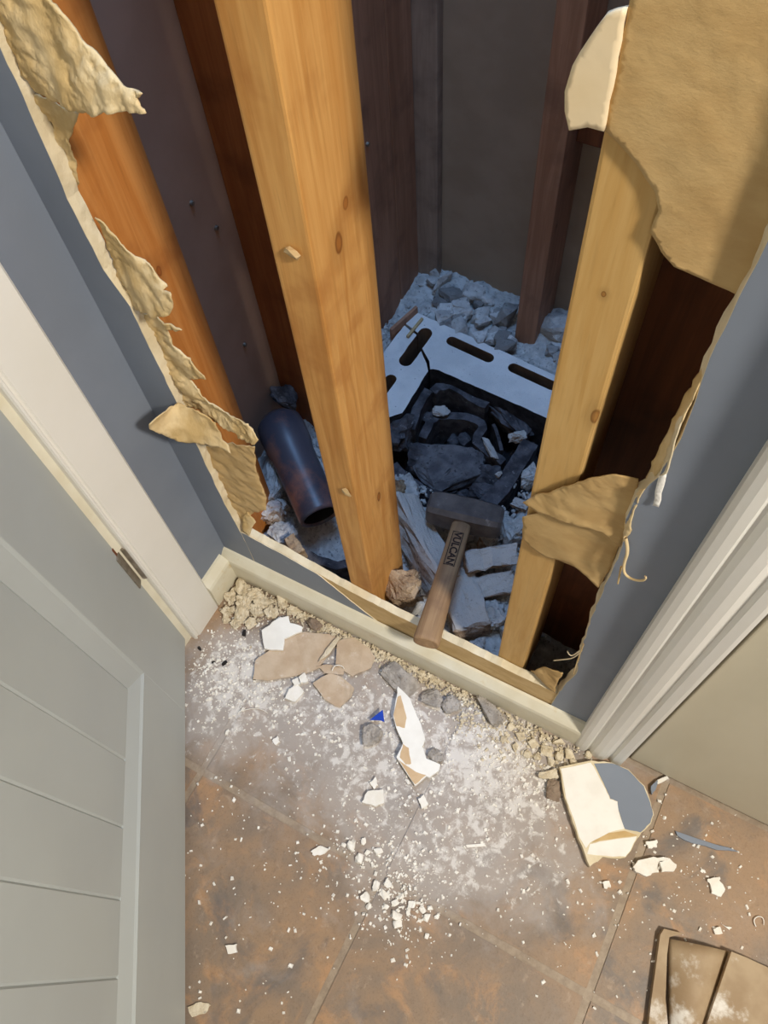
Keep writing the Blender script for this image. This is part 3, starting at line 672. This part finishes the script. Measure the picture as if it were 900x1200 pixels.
rk(562, 577, .035, (.04, .028, .022), 59, 'soot', 'dark angular chip above the hammer head', rot=(0, .1, .4))
rk(584, 556, .072, (.012, .010, .010), 60, 'rub', 'tiny pale crumb on the straight liner edge')
rk(461, 505, .02, (.07, .06, .07), 61, 'soot', 'dark blue grey lump under the broken left block end', rot=(.1, 0, .3))
rk(545, 596, .05, (.06, .03, .025), 62, 'soot', 'dark crumbly strip behind the hammer head', rot=(0, 0, -.2))
rk(480, 572, .045, (.03, .02, .016), 63, 'rub', 'pale chip on the near left rim of the flue')
# pale rubble bricks round the hammer
def bk(u1, v1, u2, v2, z, W, Hh, seed, mat, label, roll=0, pitch=0, rough=.004, name='broken_brick', cat='brick'):
    a, b = PZ(u1, v1, z), PZ(u2, v2, z); c = (a + b) / 2; L = (b - a).length
    o = obj(name, brick_bm(L, W, Hh, seed, rough), mat); an = math.atan2(b.y - a.y, b.x - a.x)
    o.rotation_euler = Matrix.Rotation(an, 3, 'Z').to_euler() if not (roll or pitch) else (Matrix.Rotation(an, 3, 'Z') @ Matrix.Rotation(pitch, 3, 'Y') @ Matrix.Rotation(roll, 3, 'X')).to_euler()
    o.location = c; return tag(o, label, cat)
bk(468, 588, 521, 690, .080, .042, .055, 71, 'rub', 'long pale brick lying left of the hammer handle', roll=-.5)
bk(533, 672, 558, 745, .060, .058, .055, 72, 'rub', 'pale brick with brown end under the hammer handle', roll=.15)
bk(543, 660, 606, 648, .100, .032, .022, 73, 'rub', 'pale slab right of the hammer handle, just below the head', roll=.35)
bk(553, 692, 604, 682, .070, .034, .026, 74, 'rub', 'second pale slab right of the hammer handle, lower one', roll=.3)
rk(472, 688, .075, (.058, .05, .055), 75, 'rubtan', 'tan fractured firebrick lump at the foot of the middle stud', rot=(.15, .2, .5), cut=.12)
rk(576, 722, .05, (.05, .04, .035), 76, 'ash', 'rounded ash crusted lump near the right stud')
rk(475, 580, .05, (.07, .05, .035), 77, 'ash', 'pale crusted mortar lump beside the middle stud')
rk(618, 560, .05, (.045, .032, .035), 78, 'ash', 'pale angular lump against the right stud', rot=(0, 0, 1.0))
rk(600, 622, .05, (.05, .045, .05), 79, 'ash', 'pale crumbly lump right of the hammer head')
rk(571, 636, .04, (.05, .03, .04), 80, 'rub', 'dusty lump under the right end of the hammer head')
rk(468, 575, .05, (.03, .03, .05), 81, 'rubtan', 'small tan stone peeping out beside the middle stud', rot=(0, 0, .2))
rk(610, 590, .06, (.03, .02, .015), 82, 'rub', 'small flat chip beside the right stud')
rk(536, 640, .03, (.04, .04, .03), 83, 'ash', 'ash lump beneath the hammer neck')
rk(595, 745, .05, (.03, .03, .03), 84, 'ash', 'ash clod at the foot of the right stud')
rk(560, 758, .05, (.03, .025, .02), 85, 'ash', 'ash clod behind the plate near the hammer handle')
# back heap
BK = [(518, 333, .05, (.05, .012, .045), 'upright pale shard in the far left corner'), (509, 325, .05, (.025, .010, .04), 'narrow pale shard leaning in the far left corner'),
      (531, 348, .06, (.045, .04, .03), 'pale stone in the far heap, nearest the corner shards'), (541, 365, .06, (.04, .035, .025), 'grey stone in the far heap, centre'),
      (555, 345, .06, (.05, .035, .03), 'grey stone in the far heap, against the far wall'), (524, 367, .06, (.05, .04, .025), 'flat stone in the far heap, by the block edge'),
      (593, 368, .06, (.045, .03, .05), 'tall pale lump in the far heap beside the back stud'), (588, 388, .06, (.02, .02, .018), 'small round stone at the foot of the back stud'),
      (572, 352, .06, (.035, .03, .02), 'small grey stone in the far heap, right of centre'), (652, 385, .055, (.07, .05, .05), 'grey lump right of the back stud'),
      (648, 410, .06, (.03, .025, .02), 'small chip right of the back stud foot'), (565, 378, .06, (.03, .028, .02), 'small grey stone in the far heap, near edge')]
for k, (u, v, z, sz, lab) in enumerate(BK): rk(u, v, z + .022, sz, 200 + k, 'ashstone', lab, sub=2, rough=.16, cut=.3)
HP = R_(99)
for k in range(34):
    u = HP.uniform(505, 600); v = 322 + (u - 505) * .50 + HP.uniform(4, 62)
    if v > 350 + (u - 495) * .49 + 18: v -= 25
    q = HP.uniform(.016, .034)
    rk(u, v, .084, (q * 1.25, q, q * .75), 600 + k, 'ashstone', 'pale grey rubble stone in the heap behind the chimney block', group='rubble heap behind the chimney block', sub=1, rough=.1, cut=.3)
for k in range(12):
    q = HP.uniform(.012, .024); rk(HP.uniform(645, 665), HP.uniform(372, 422), 0.082, (q * 1.2, q, q * .8), 650 + k, 'ashstone', 'pale grey rubble stone right of the back stud foot', group='rubble right of the back stud', sub=1, rough=.1, cut=.3)
for k in range(26):
    q = HP.uniform(.010, .022); rk(HP.uniform(470, 625), HP.uniform(500, 590), .0 + q * .2, (q * 1.3, q, q * .8), 670 + k, 'soot', 'small sooty rubble stone loose inside the flue', group='small sooty stones in the flue', sub=2)
for k in range(22):
    q = HP.uniform(.012, .024); rk(HP.uniform(470, 600), HP.uniform(600, 750), .05, (q * 1.3, q, q * .8), 700 + k, 'ashstone', 'small ash coated stone between the bricks and the studs', group='small stones round the hammer', sub=2)
rk(447, 372, .05, (.04, .04, .03), 231, 'ash', 'pale clod left of the wood offcut'); rk(452, 395, .055, (.05, .04, .035), 232, 'ash', 'grey clod between middle stud and chimney block')
# rubble left of the middle stud
rk(330, 625, .06, (.05, .04, .03), 240, 'ash', 'white crusted lump below the clay pipe mouth'); rk(318, 560, .08, (.05, .10, .05), 241, 'ash', 'crusted ash bank left of the clay pipe', rot=(0, 0, .3))
rk(322, 597, .07, (.04, .05, .04), 242, 'rub', 'brown stone beside the orange stud foot')
bk(340, 632, 352, 652, .10, .02, .03, 243, 'rubtan', 'small reddish upright shard before the pipe mouth')
ribbon('flue_liner_shard', [(352, 642), (370, 655), (395, 662), (412, 660)], .09, .05, .014, 'soot', 7, 'dark curved shard lying before the pipe mouth')
# scattered gravel, uncountable
def gravel(name, pts, mat, label, seed, cat, parent=None):
    r = R_(seed); bm = bmesh.new()
    for (x, y, z, s) in pts:
        q = Matrix.Translation((x, y, z)) @ Matrix.Rotation(r.uniform(0, 6.28), 4, 'Z') @ Matrix.Rotation(r.uniform(-.5, .5), 4, 'X')
        sx, sy, sz = s * r.uniform(.7, 1.4), s * r.uniform(.5, 1.1), s * r.uniform(.35, .75)
        a = [bm.verts.new(q @ Vector((cx * sx / 2 * r.uniform(.6, 1.1), cy * sy / 2 * r.uniform(.6, 1.1), cz * sz / 2 * r.uniform(.6, 1)))) for cx, cy, cz in ((-1, -1, -1), (1, -1, -1), (1, 1, -1), (-1, 1, -1), (-.8, -.7, 1), (.7, -.8, 1), (.8, .7, 1), (-.7, .8, 1))]
        for f in ((0, 3, 2, 1), (4, 5, 6, 7), (0, 1, 5, 4), (1, 2, 6, 5), (2, 3, 7, 6), (3, 0, 4, 7)): bm.faces.new([a[k] for k in f])
    return tag(obj(name, bm, mat), label, cat, kind='stuff')
r = R_(5); pts = []
while len(pts) < 2600:
    x, y = r.uniform(-.015, .6), r.uniform(.09, .655); a, b = inside_flue(x, y)
    if a > -.005 and -.005 < b < .24 and a < .41:
        if not (a > .1 and b > .1): continue
        if a < .34 and b < .33 and r.random() > .12: continue
    z = .047 + .04 * (y / BY) ** 1.2 + .010 * nz((x, y, 0), 14, 2) + .006 * nz((x, y, 0), 40, 5)
    if a > .11 and b > .1 and a < .32 and b < .29: z = -.02
    pts.append((x, y, z, r.choice((.003, .004, .005, .006, .009, .013))))
gravel('ash_gravel', pts, 'ash', 'loose ash gravel strewn over the cavity floor', 6, 'gravel')

# ---- clay pipe leaning on the left side of the cavity
def tube(bm, r0, r1, L, n=36, rings=None, mi=0):
    rings = rings or [(0, r0), (L, r0), (L, r1), (0, r1)]
    prev = None
    for s, rad in rings:
        vs = [bm.verts.new((rad * math.cos(2 * math.pi * k / n), rad * math.sin(2 * math.pi * k / n), s)) for k in range(n)]
        if prev:
            for k in range(n): bm.faces.new([prev[k], prev[(k + 1) % n], vs[(k + 1) % n], vs[k]]).material_index = mi
        prev = vs
A, B = PZ(376, 606, .125), PZ(325, 492, .150)
pa = tag(empty('clay_pipe', A), 'dark glazed clay pipe lying left of the middle stud', 'pipe')
pa.rotation_euler = (B - A).to_track_quat('Z', 'Y').to_euler(); L = (B - A).length; PR = .034
bm = bmesh.new(); tube(bm, 0, 0, L, rings=[(.012, PR - .007), (.001, PR - .006), (0, PR - .004), (.001, PR - .001), (.006, PR), (L * .3, PR), (L * .62, PR + .001), (L * .70, PR + .004), (L * .86, PR + .005), (L * .96, PR + .003), (L, PR - .004)]); obj('pipe_body', bm, 'pipe', pa, smooth=True)
bm = bmesh.new(); tube(bm, 0, 0, L, rings=[(.004, PR - .0072), (L - .004, PR - .0072)]); obj('pipe_bore', bm, 'pipein', pa, smooth=True)
bm = bmesh.new(); tube(bm, 0, 0, L, rings=[(L - .001, PR - .003), (L + .006, PR - .010), (L + .005, PR * .4), (L + .003, .0005)]); obj('pipe_end', bm, 'pipe', pa, smooth=True)
rk(335, 466, .14, (.05, .04, .035), 245, 'soot', 'crusted sooty lump on the upper end of the clay pipe')

# ---- hammer
H0, H1 = Vector((.3285, .186, .127)), Vector((.3735, -.036, .160))
ham = tag(empty('club_hammer', H0), 'short wooden handled club hammer with steel head resting on the rubble', 'hammer')
yax = (H1 - H0).normalized(); xax = Vector((1, .19, 0)); xax = (xax - yax * xax.dot(yax)).normalized(); zax = xax.cross(yax)
if zax.z < 0: zax = -zax
xax = yax.cross(zax)
ham.matrix_world = Matrix(((xax.x, yax.x, zax.x, H0.x), (xax.y, yax.y, zax.y, H0.y), (xax.z, yax.z, zax.z, H0.z), (0, 0, 0, 1)))
# local: y runs from head to butt
bm = bmesh.new(); prev = None
for s, a, b in ((-.058, .0165, .0165), (-.054, .020, .020), (-.046, .0215, .0215), (-.020, .023, .0225), (.020, .023, .0225), (.046, .0215, .0215), (.054, .020, .020), (.058, .0165, .0165)):
    c = .30; ring = [(a, b * (1 - c)), (a * (1 - c), b), (-a * (1 - c), b), (-a, b * (1 - c)), (-a, -b * (1 - c)), (-a * (1 - c), -b), (a * (1 - c), -b), (a, -b * (1 - c))]
    vs = [bm.verts.new((s, y, z)) for y, z in ring]
    if prev:
        for k in range(8): bm.faces.new([prev[k], prev[(k + 1) % 8], vs[(k + 1) % 8], vs[k]])
    else: bm.faces.new(vs)
    prev = vs
bm.faces.new(prev)
tag(obj('hammer_head', bm, 'steel', ham), 'dark worn steel head')
HL = (H1 - H0).length
bm = bmesh.new(); prev = None; n = 28
for t, a, b in ((.012, .0145, .0120), (.03, .0150, .0125), (.08, .0152, .0126), (.13, .0158, .0128), (.17, .0170, .0130), (.205, .0182, .0134), (HL - .006, .0190, .0138), (HL - .001, .0182, .0130), (HL, .0160, .0112)):
    vs = []
    for k in range(n):
        th = 2 * math.pi * k / n; cx, sz = math.cos(th), math.sin(th)
        vs.append(bm.verts.new((a * math.copysign(abs(cx) ** .85, cx), t, b * math.copysign(abs(sz) ** .75, sz))))
    if prev:
        for k in range(n): bm.faces.new([prev[k], prev[(k + 1) % n], vs[(k + 1) % n], vs[k]])
    else: bm.faces.new(vs)
    prev = vs
bm.faces.new(prev)
hd = obj('hammer_handle', bm, 'handle', ham, smooth=False)
tag(hd, 'worn brown wooden handle')
for p_ in hd.data.polygons: p_.use_smooth = len(p_.vertices) == 4
def letters(text, size, mat, parent, name):
    cu = bpy.data.curves.new('t', 'FONT'); cu.body = text; cu.size = size; cu.extrude = .0003; cu.offset = .0005; cu.align_x = 'CENTER'; cu.align_y = 'CENTER'
    tmp = bpy.data.objects.new('tmp', cu); COL.objects.link(tmp)
    me = bpy.data.meshes.new_from_object(tmp.evaluated_get(bpy.context.evaluated_depsgraph_get())); bpy.data.objects.remove(tmp)
    me.name = name; me.materials.clear(); me.materials.append(M[mat]); o = bpy.data.objects.new(name, me); COL.objects.link(o); o.parent = parent; return o
# local x points to which side in the picture: letters read from head to butt, tops towards +image right
HT = .0130
def curve_wrap(o):
    for v in o.data.vertices: pass
tx = letters('VULCAN', .0150, 'ink', ham, 'stamped_lettering')
sgn = 1 if xax.x > 0 else -1
tx.matrix_local = Matrix(((0, sgn, 0, 0), (1, 0, 0, .073), (0, 0, 1, HT - .0006), (0, 0, 0, 1))) if sgn < 0 else Matrix(((0, 1, 0, 0), (1, 0, 0, .073), (0, 0, 1, HT - .0006), (0, 0, 0, 1)))
bm = bmesh.new()
for x0, x1, y0, y1 in ((-.0082, .0082, .0425, .0435), (-.0082, .0082, .1025, .1035), (-.0082, -.0072, .0425, .1035), (.0072, .0082, .0425, .1035)): box(bm, x0, x1, y0, y1, HT - .0018, HT - .0003)
obj('stamped_border', bm, 'ink', ham)

# ================================================================== DEBRIS ON THE HALL FLOOR
def Z3(px): return px
# big drywall piece with blue paint
C2 = lambda l: [(640 + x / 6.43, 860 + y / 6.43) for x, y in l]
dwo = C2([(100, 250), (340, 200), (500, 218), (620, 268), (740, 390), (790, 520), (812, 610), (790, 675), (715, 748), (690, 785), (640, 880), (600, 930), (560, 938), (430, 925), (330, 1000), (285, 880), (240, 780), (190, 620), (140, 480)])
dw = empty('drywall_chunk', PZ(705, 945, 0)); tag(dw, 'big broken drywall chunk, white with a blue painted patch, by the right casing', 'drywall')
def sub_slab(name, px, z, th, mat, seed, amp, n=3):
    o = slab(name, px, z, th, mat, seed, amp=amp, n=n); o.parent = dw; o.location = o.location - dw.location; return o
sub_slab('gypsum_board', dwo, .001, .0135, 'gyp', 3, .0008)
sub_slab('white_face', C2([(112, 262), (335, 215), (365, 260), (450, 420), (480, 492), (535, 508), (545, 580), (590, 715), (470, 745), (330, 820), (300, 860), (250, 780), (200, 620), (150, 480)]), .0143, .0005, 'gypwhite', 4, .0006)
sub_slab('blue_paint_face', C2([(362, 224), (500, 222), (618, 272), (736, 394), (786, 522), (806, 608), (786, 670), (712, 742), (594, 716), (548, 580), (540, 510), (484, 488), (454, 415), (420, 345)]), .0143, .0008, 'blue', 5, .0005)
sub_slab('torn_paper', C2([(340, 818), (470, 748), (590, 730), (690, 765), (560, 782), (400, 806)]), .0143, .0007, 'paper', 6, .0004, 2)
sub_slab('white_face', C2([(330, 830), (400, 812), (560, 788), (684, 772), (640, 868), (598, 924), (500, 925), (310, 905)]), .0143, .0006, 'gypwhite', 7, .0005)
# torn long piece
C3 = lambda l: [(400 + x / 6.43, 780 + y / 6.43) for x, y in l]
tp = empty('torn_drywall_piece', PZ(485, 865, 0)); tag(tp, 'long pointed torn drywall piece with brown paper patches, on the floor centre', 'drywall')
def sub2(name, l, z, th, mat, seed, amp=.0006, n=3):
    o = slab(name, C3(l), z, th, mat, seed, amp=amp, n=n); o.parent = tp; o.location = o.location - tp.location; return o
sub2('gypsum_board', [(425, 155), (520, 250), (550, 330), (600, 440), (632, 560), (610, 610), (640, 700), (745, 745), (735, 790), (665, 842), (640, 830), (555, 905), (480, 790), (415, 690), (465, 585), (410, 460), (390, 370), (418, 230)], .004, .009, 'gypwhite', 13)
sub2('paper_patch', [(424, 236), (448, 226), (475, 330), (492, 395), (478, 470), (415, 455), (392, 370)], .0128, .0006, 'papertear', 14)
sub2('paper_patch', [(466, 590), (508, 620), (526, 740), (485, 745), (440, 692)], .0128, .0006, 'papertear', 15)
sub2('paper_patch', [(430, 710), (500, 760), (560, 800), (640, 825), (555, 896), (485, 790)], .0128, .0005, 'papertear', 16)
# paper sheets near the baseboard
C8 = lambda l: [(200 + x / 3, 660 + y / 3) for x, y in l]
slab('paper_scrap', C8([(300, 340), (345, 310), (400, 265), (470, 240), (560, 250), (590, 262), (560, 320), (520, 370), (440, 395), (340, 415), (290, 410)]), .004, .0016, 'paperfloor', 21, 'large flat tan paper scrap near the left baseboard corner', 'paper', warp=.004)
slab('plaster_flake', C8([(320, 235), (385, 190), (415, 185), (420, 210), (465, 225), (460, 240), (400, 265), (395, 305), (330, 300)]), .008, .005, 'gypwhite', 22, 'bright white plaster flake lying on the large tan scrap', 'plaster')
slab('paper_scrap', C8([(585, 275), (640, 260), (700, 300), (720, 335), (705, 370), (640, 400), (580, 360)]), .004, .0016, 'paperfloor', 23, 'tan paper scrap under the hammer handle end', 'paper', warp=.004)
slab('paper_scrap', C8([(500, 425), (560, 390), (600, 400), (645, 440), (640, 465), (595, 508), (540, 480)]), .002, .0018, 'paperfloor', 24, 'leaf shaped tan paper scrap lying clear on the dusty floor', 'paper', warp=.005)
slab('gypsum_sliver', C8([(520, 348), (545, 305), (590, 255), (592, 268), (560, 315)]), .010, .002, 'crumbcream', 25, 'pale pointed sliver between two tan scraps', 'sliver')
slab('paper_scrap', C8([(512, 362), (550, 355), (610, 370), (605, 392), (540, 385)]), .008, .001, 'paperfloor', 26, 'small narrow tan scrap between two larger tan scraps', 'paper')
st = strand([PZ(*q, .014) for q in C8([(568, 378), (572, 362), (590, 357), (608, 364), (610, 372)])], .0008, 'crumb', 'paper_curl'); tag(st, 'thin white paper curl lying on the tan scraps', 'curl')
st = strand([PZ(*q, .003) for q in [(280, 834), (295, 829), (310, 832), (314, 836)]], .0007, 'crumb', 'paper_curl'); tag(st, 'thin white paper curl on the dusty floor left', 'curl')
st = strand([PZ(*q, .003) for q in [(886, 1086), (882, 1079), (888, 1073), (896, 1076), (895, 1084)]], .0008, 'crumb', 'paper_curl'); tag(st, 'thin curled white fibre near the right picture edge', 'curl')
# blue fragment, mortar chunks
slab('blue_fragment', [(433, 843), (449, 832), (450.5, 846), (446, 844)], .012, .0018, 'bluebit', 27, 'small bright blue triangular fragment on a grey mortar chunk', 'fragment', tilt=(.2, -.1), n=1)
rk(437, 862, .0, (.036, .032, .016), 301, 'mortar', 'grey green mortar chunk carrying the blue fragment', rot=(0, 0, .6))
rk(511, 885, .0, (.026, .018, .012), 302, 'mortar', 'small grey mortar chip right of the torn drywall piece', rot=(0, 0, -.2))
rk(368, 732, .004, (.030, .016, .014), 303, 'mortarbrown', 'dark brown stone chip near the white flake', rot=(0, 0, -.1))
rk(467, 795, .0, (.062, .034, .018), 304, 'mortar', 'grey mortar slab below the hammer handle at the baseboard', rot=(.1, 0, -.25))
rk(572, 834, .0, (.058, .026, .016), 305, 'mortar', 'long grey mortar lump against the middle of the baseboard', rot=(0, 0, -.35))
rk(506, 818, .0, (.034, .028, .014), 306, 'mortar', 'grey mortar lump right of the torn piece tip', rot=(0, 0, .3))
rk(528, 826, .0, (.03, .026, .014), 307, 'mortar', 'rounded grey mortar lump between torn piece and baseboard', rot=(0, 0, .9))
rk(648, 926, .0, (.022, .03, .012), 308, 'mortarbrown', 'brown mortar lump left of the big drywall chunk', rot=(0, 0, .3))
slab('plaster_flake', [(632, 905), (652, 900), (655, 911), (645, 913), (632, 911)], .006, .004, 'crumbcream', 28, 'cream flake left of the big drywall chunk', 'plaster')
# left corner heap of cream plaster lumps
LC = [(284, 690, .030), (300, 697, .028), (272, 700, .024), (288, 706, .030), (309, 707, .026), (268, 716, .022), (283, 720, .026), (300, 715, .024), (318, 718, .022), (331, 706, .02), (276, 731, .018), (294, 730, .018), (342, 716, .018), (265, 727, .014)]
for k, (u, v, s) in enumerate(LC):
    rk(u, v, .0, (s, s * .8, s * .6), 320 + k, 'crumbcream', 'cream crumbly plaster lump heaped in the left baseboard corner', 'plaster_lump', 'plaster', group='cream lumps in the left corner', rough=.5)
RC = [(640, 880, .018), (655, 872, .016), (668, 884, .016), (626, 872, .016), (610, 862, .014), (645, 893, .013), (630, 888, .013), (672, 893, .014), (598, 852, .013), (618, 884, .012), (605, 876, .012), (655, 886, .015), (590, 866, .011), (690, 884, .012)]
for k, (u, v, s) in enumerate(RC):
    rk(u, v, .0, (s, s * .85, s * .6), 340 + k, 'crumbcream', 'cream plaster crumb heaped beside the foot of the right casing', 'plaster_lump', 'plaster', group='cream crumbs at the right casing', sub=1)
# white crumbs that can be picked out
slab('plaster_chip', [(424, 940), (431, 927), (449, 925), (450, 941), (440, 945)], .0, .008, 'crumb', 41, 'squarish white plaster chip alone below the torn drywall piece', 'plaster')
slab('plaster_chip', [(433, 917), (440, 910), (443, 920), (438, 925)], .0, .006, 'crumb', 42, 'small white chip touching above the squarish chip', 'plaster')
slab('plaster_chip', [(364, 998), (374, 991), (386, 995), (378, 1001), (368, 1003)], .0, .005, 'crumb', 43, 'flat white chip alone left of the crumb cluster', 'plaster')
slab('plaster_chip', [(264, 1108), (277, 1106), (278, 1116), (267, 1118)], .0, .005, 'crumb', 44, 'white chip alone on brown tile near the door', 'plaster')
slab('plaster_chip', [(545, 990), (568, 988), (570, 991), (548, 993)], .0, .002, 'crumb', 45, 'thin white sliver alone in the middle of the dusty floor', 'plaster')
slab('plaster_chip', [(220, 1180), (235, 1174), (247, 1178), (240, 1188), (225, 1192)], .0, .003, 'crumbcream', 46, 'cream flat chip at the bottom by the door', 'plaster')
oc = [(742, 1016), (748, 1008), (766, 1004), (785, 1006), (793, 1013), (790, 1021), (775, 1022), (758, 1027), (746, 1022)]
slab('plaster_chip', oc[:4] + [(772, 1010), (770, 1022), (758, 1027), (746, 1022)], .0, .009, 'crumb', 47, 'oval cream chip below the big drywall chunk, left half', 'plaster')
slab('plaster_chip', [(773, 1009), (785, 1006), (793, 1013), (790, 1021), (776, 1022)], .0, .009, 'crumb', 48, 'oval cream chip below the big drywall chunk, right half', 'plaster')
slab('plaster_chip', [(829, 1030), (842, 1028), (850, 1042), (845, 1051), (834, 1047), (833, 1038)], .0, .005, 'crumb', 49, 'white chip lying alone at the right', 'plaster')
slab('plaster_chip', [(757, 986), (770, 984), (770, 993), (760, 994)], .0, .006, 'crumb', 50, 'small white chip just below the blue patch', 'plaster')
slab('plaster_chip', [(836, 1089), (844, 1086), (847, 1094), (838, 1095)], .0, .005, 'crumb', 51, 'small white chip above the tan curved piece', 'plaster')
slab('plaster_chip', [(846, 1083), (858, 1087), (855, 1090)], .0, .003, 'crumb', 52, 'thin white chip above the tan flat piece', 'plaster')
slab('plaster_chip', [(706, 1034), (714, 1032), (716, 1040), (708, 1041)], .0, .005, 'crumb', 53, 'round white chip left of the cross joint', 'plaster')
slab('plaster_chip', [(338, 808), (348, 800), (356, 810), (346, 822), (334, 818)], .0, .008, 'crumb', 54, 'white chip left of the leaf shaped scrap, lower one', 'plaster')
slab('plaster_chip', [(350, 794), (357, 788), (361, 798), (352, 800)], .0, .009, 'crumb', 55, 'white chip left of the leaf shaped scrap, upper one', 'plaster')
slab('plaster_chip', [(342, 797), (349, 794), (352, 802), (345, 804)], .0, .009, 'crumb', 57, 'white chip left of the leaf shaped scrap, leftmost one', 'plaster')
slab('plaster_chip', [(490, 936), (497, 932), (502, 942), (494, 948)], .0, .006, 'crumb', 58, 'white chip right below the torn drywall piece', 'plaster')
slab('plaster_chip', [(319, 868), (325, 862), (328, 869), (323, 873)], .0, .005, 'crumb', 59, 'tiny white chip alone left of the floor centre', 'plaster')
slab('blue_paint_sliver', [(792, 974), (815, 982), (840, 990), (866, 998), (840, 996), (812, 988), (795, 980)], .0005, .004, 'blue', 56, 'long thin blue painted sliver on the right of the floor', 'sliver', n=2)
slab('blue_paint_sliver', [(763, 921), (771, 914), (768, 926), (764, 931)], .002, .006, 'blue', 60, 'small blue painted scrap touching the big drywall chunk', 'sliver', n=2)
slab('plaster_chip', [(768, 915), (782, 909), (784, 912), (771, 919)], .002, .004, 'crumb', 61, 'thin white chip beside the small blue scrap', 'plaster', n=2)
cl = [(411, 992, .012), (426, 986, .008), (443, 997, .010), (421, 1006, .011), (403, 990, .006), (431, 999, .007),
      (428, 1052, .012), (441, 1038, .011), (450, 1048, .010), (463, 1058, .008), (465, 1073, .012), (466, 1083, .010), (483, 1060, .009), (455, 1037, .010), (495, 1066, .008), (500, 1075, .009), (504, 1064, .006), (432, 1062, .007), (470, 1050, .007), (512, 1075, .006), (440, 1024, .005), (478, 1070, .006), (452, 1062, .007), (500, 1097, .006)]
for k, (u, v, s) in enumerate(cl):
    rk(u, v, .0, (s * 1.25, s, s * .6), 400 + k, 'crumb', 'small white plaster crumb in the cluster along the diagonal grout line', 'plaster_crumb', 'plaster', group='white crumbs along the grout line', sub=1, cut=.15)
ch = [(286, 742, .009), (263, 777, .008), (234, 760, .006), (250, 776, .005), (298, 796, .005)]
for k, (u, v, s) in enumerate(ch): rk(u, v, .0, (s * 1.3, s * .8, s * .5), 440 + k, 'char', 'small black char crumb in the white dust left of the floor', 'char_crumb', 'char', group='black char crumbs', sub=1)
# crumbs too small to count
r = R_(17); pts = []; cream = []
zones = [(265, 790, .10, 1.0), (330, 790, .12, .8), (430, 810, .14, .7), (540, 860, .14, .7), (630, 890, .10, 1.2), (480, 950, .16, .45), (440, 1010, .10, .5), (470, 1060, .07, .6), (600, 960, .14, .3), (300, 930, .16, .22), (280, 1100, .15, .16), (700, 1040, .14, .2), (790, 1010, .12, .22), (850, 1040, .1, .12), (560, 1080, .2, .08)]
tw = sum(z[3] for z in zones)
for u, v, rad, d in zones:
    c = PZ(u, v, 0)
    for k in range(int(3600 * d / tw)):
        a, q = r.uniform(0, 6.28), rad * math.sqrt(r.random()) * r.uniform(.4, 1.3)
        x, y = c.x + math.cos(a) * q, c.y + math.sin(a) * q
        if y > -.032 or x < .02: continue
        s = r.choice((.0014, .0018, .002, .0024, .003, .004, .0055))
        pts.append((x, y, s * .2, s))
gravel('plaster_crumbs', pts, 'crumb', 'fine white plaster crumbs strewn over the dusty floor', 18, 'crumbs')
for k in range(3000):
    t = r.random(); x = .02 + .6 * t; d = abs(r.gauss(0, .016)) * (1.8 if (x < .14 or x > .44) else .7)
    y = -.030 - d
    if x > .62: continue
    s = r.choice((.001, .0014, .0018, .0022, .003, .004, .0055)); cream.append((x, y, s * .25 + max(0, .004 - d * .15), s))
gravel('cream_crumbs', cream, 'crumbcream', 'cream plaster crumbs banked along the foot of the baseboard', 19, 'crumbs')
# ---- tan pieces in the bottom right corner
def P2(l): return [(740 + x / 5.625, 1060 + y / 5.625) for x, y in l]
slab('clay_tile_piece', P2([(660, 310), (760, 350), (900, 415), (1100, 500), (1100, 1000), (430, 1000), (520, 720)]), .0, .022, 'tancloth', 61, 'flat tan clay tile piece cut off by the right picture edge', 'tile piece', n=1, amp=.0)
a, b, c = PZ(777, 1098, .004), PZ(848, 1116, .004), PZ(752, 1250, .004)
bm = bmesh.new(); n = 14; m = 12; top = {}
l0, r0 = PZ(781, 1100, .0), PZ(850, 1115, .0); l1, r1 = PZ(782, 1260, .0), PZ(806, 1262, .0)
for i in range(n + 1):
    for j in range(m + 1):
        s, t = i / n, j / m
        p = l0.lerp(r0, s).lerp(l1.lerp(r1, s), t)
        p.z = .003 + .020 * math.sin(math.pi * (.12 + .76 * s)) * (1 - .15 * t)
        top[i, j] = bm.verts.new(p)
for i in range(n):
    for j in range(m): bm.faces.new([top[i, j], top[i + 1, j], top[i + 1, j + 1], top[i, j + 1]])
o = tag(obj('curved_tile_piece', bm, 'tancloth', smooth=True), 'curved tan clay piece dusted white, beside the flat tan piece', 'tile piece')
md = o.modifiers.new('thickness', 'SOLIDIFY'); md.thickness = .004; md.offset = -1
slab('clay_tile_strip', P2([(215, 160), (340, 190), (250, 215), (235, 330), (225, 620), (260, 1000), (90, 1000), (130, 640), (190, 200)]), .0, .012, 'tancloth', 62, 'narrow tan strip at the left edge of the curved tan piece', 'tile piece', n=1, amp=.0)
# ---- ceiling lamp the room light comes from
cl_ = tag(empty('ceiling_lamp', (LAMP[0], LAMP[1], 2.4)), 'round flush ceiling lamp above the hallway', 'lamp')
bm = bmesh.new(); bmesh.ops.create_cone(bm, cap_ends=True, segments=32, radius1=.15, radius2=.16, depth=.02); obj('lamp_base', bm, 'white', cl_, (0, 0, -.01))
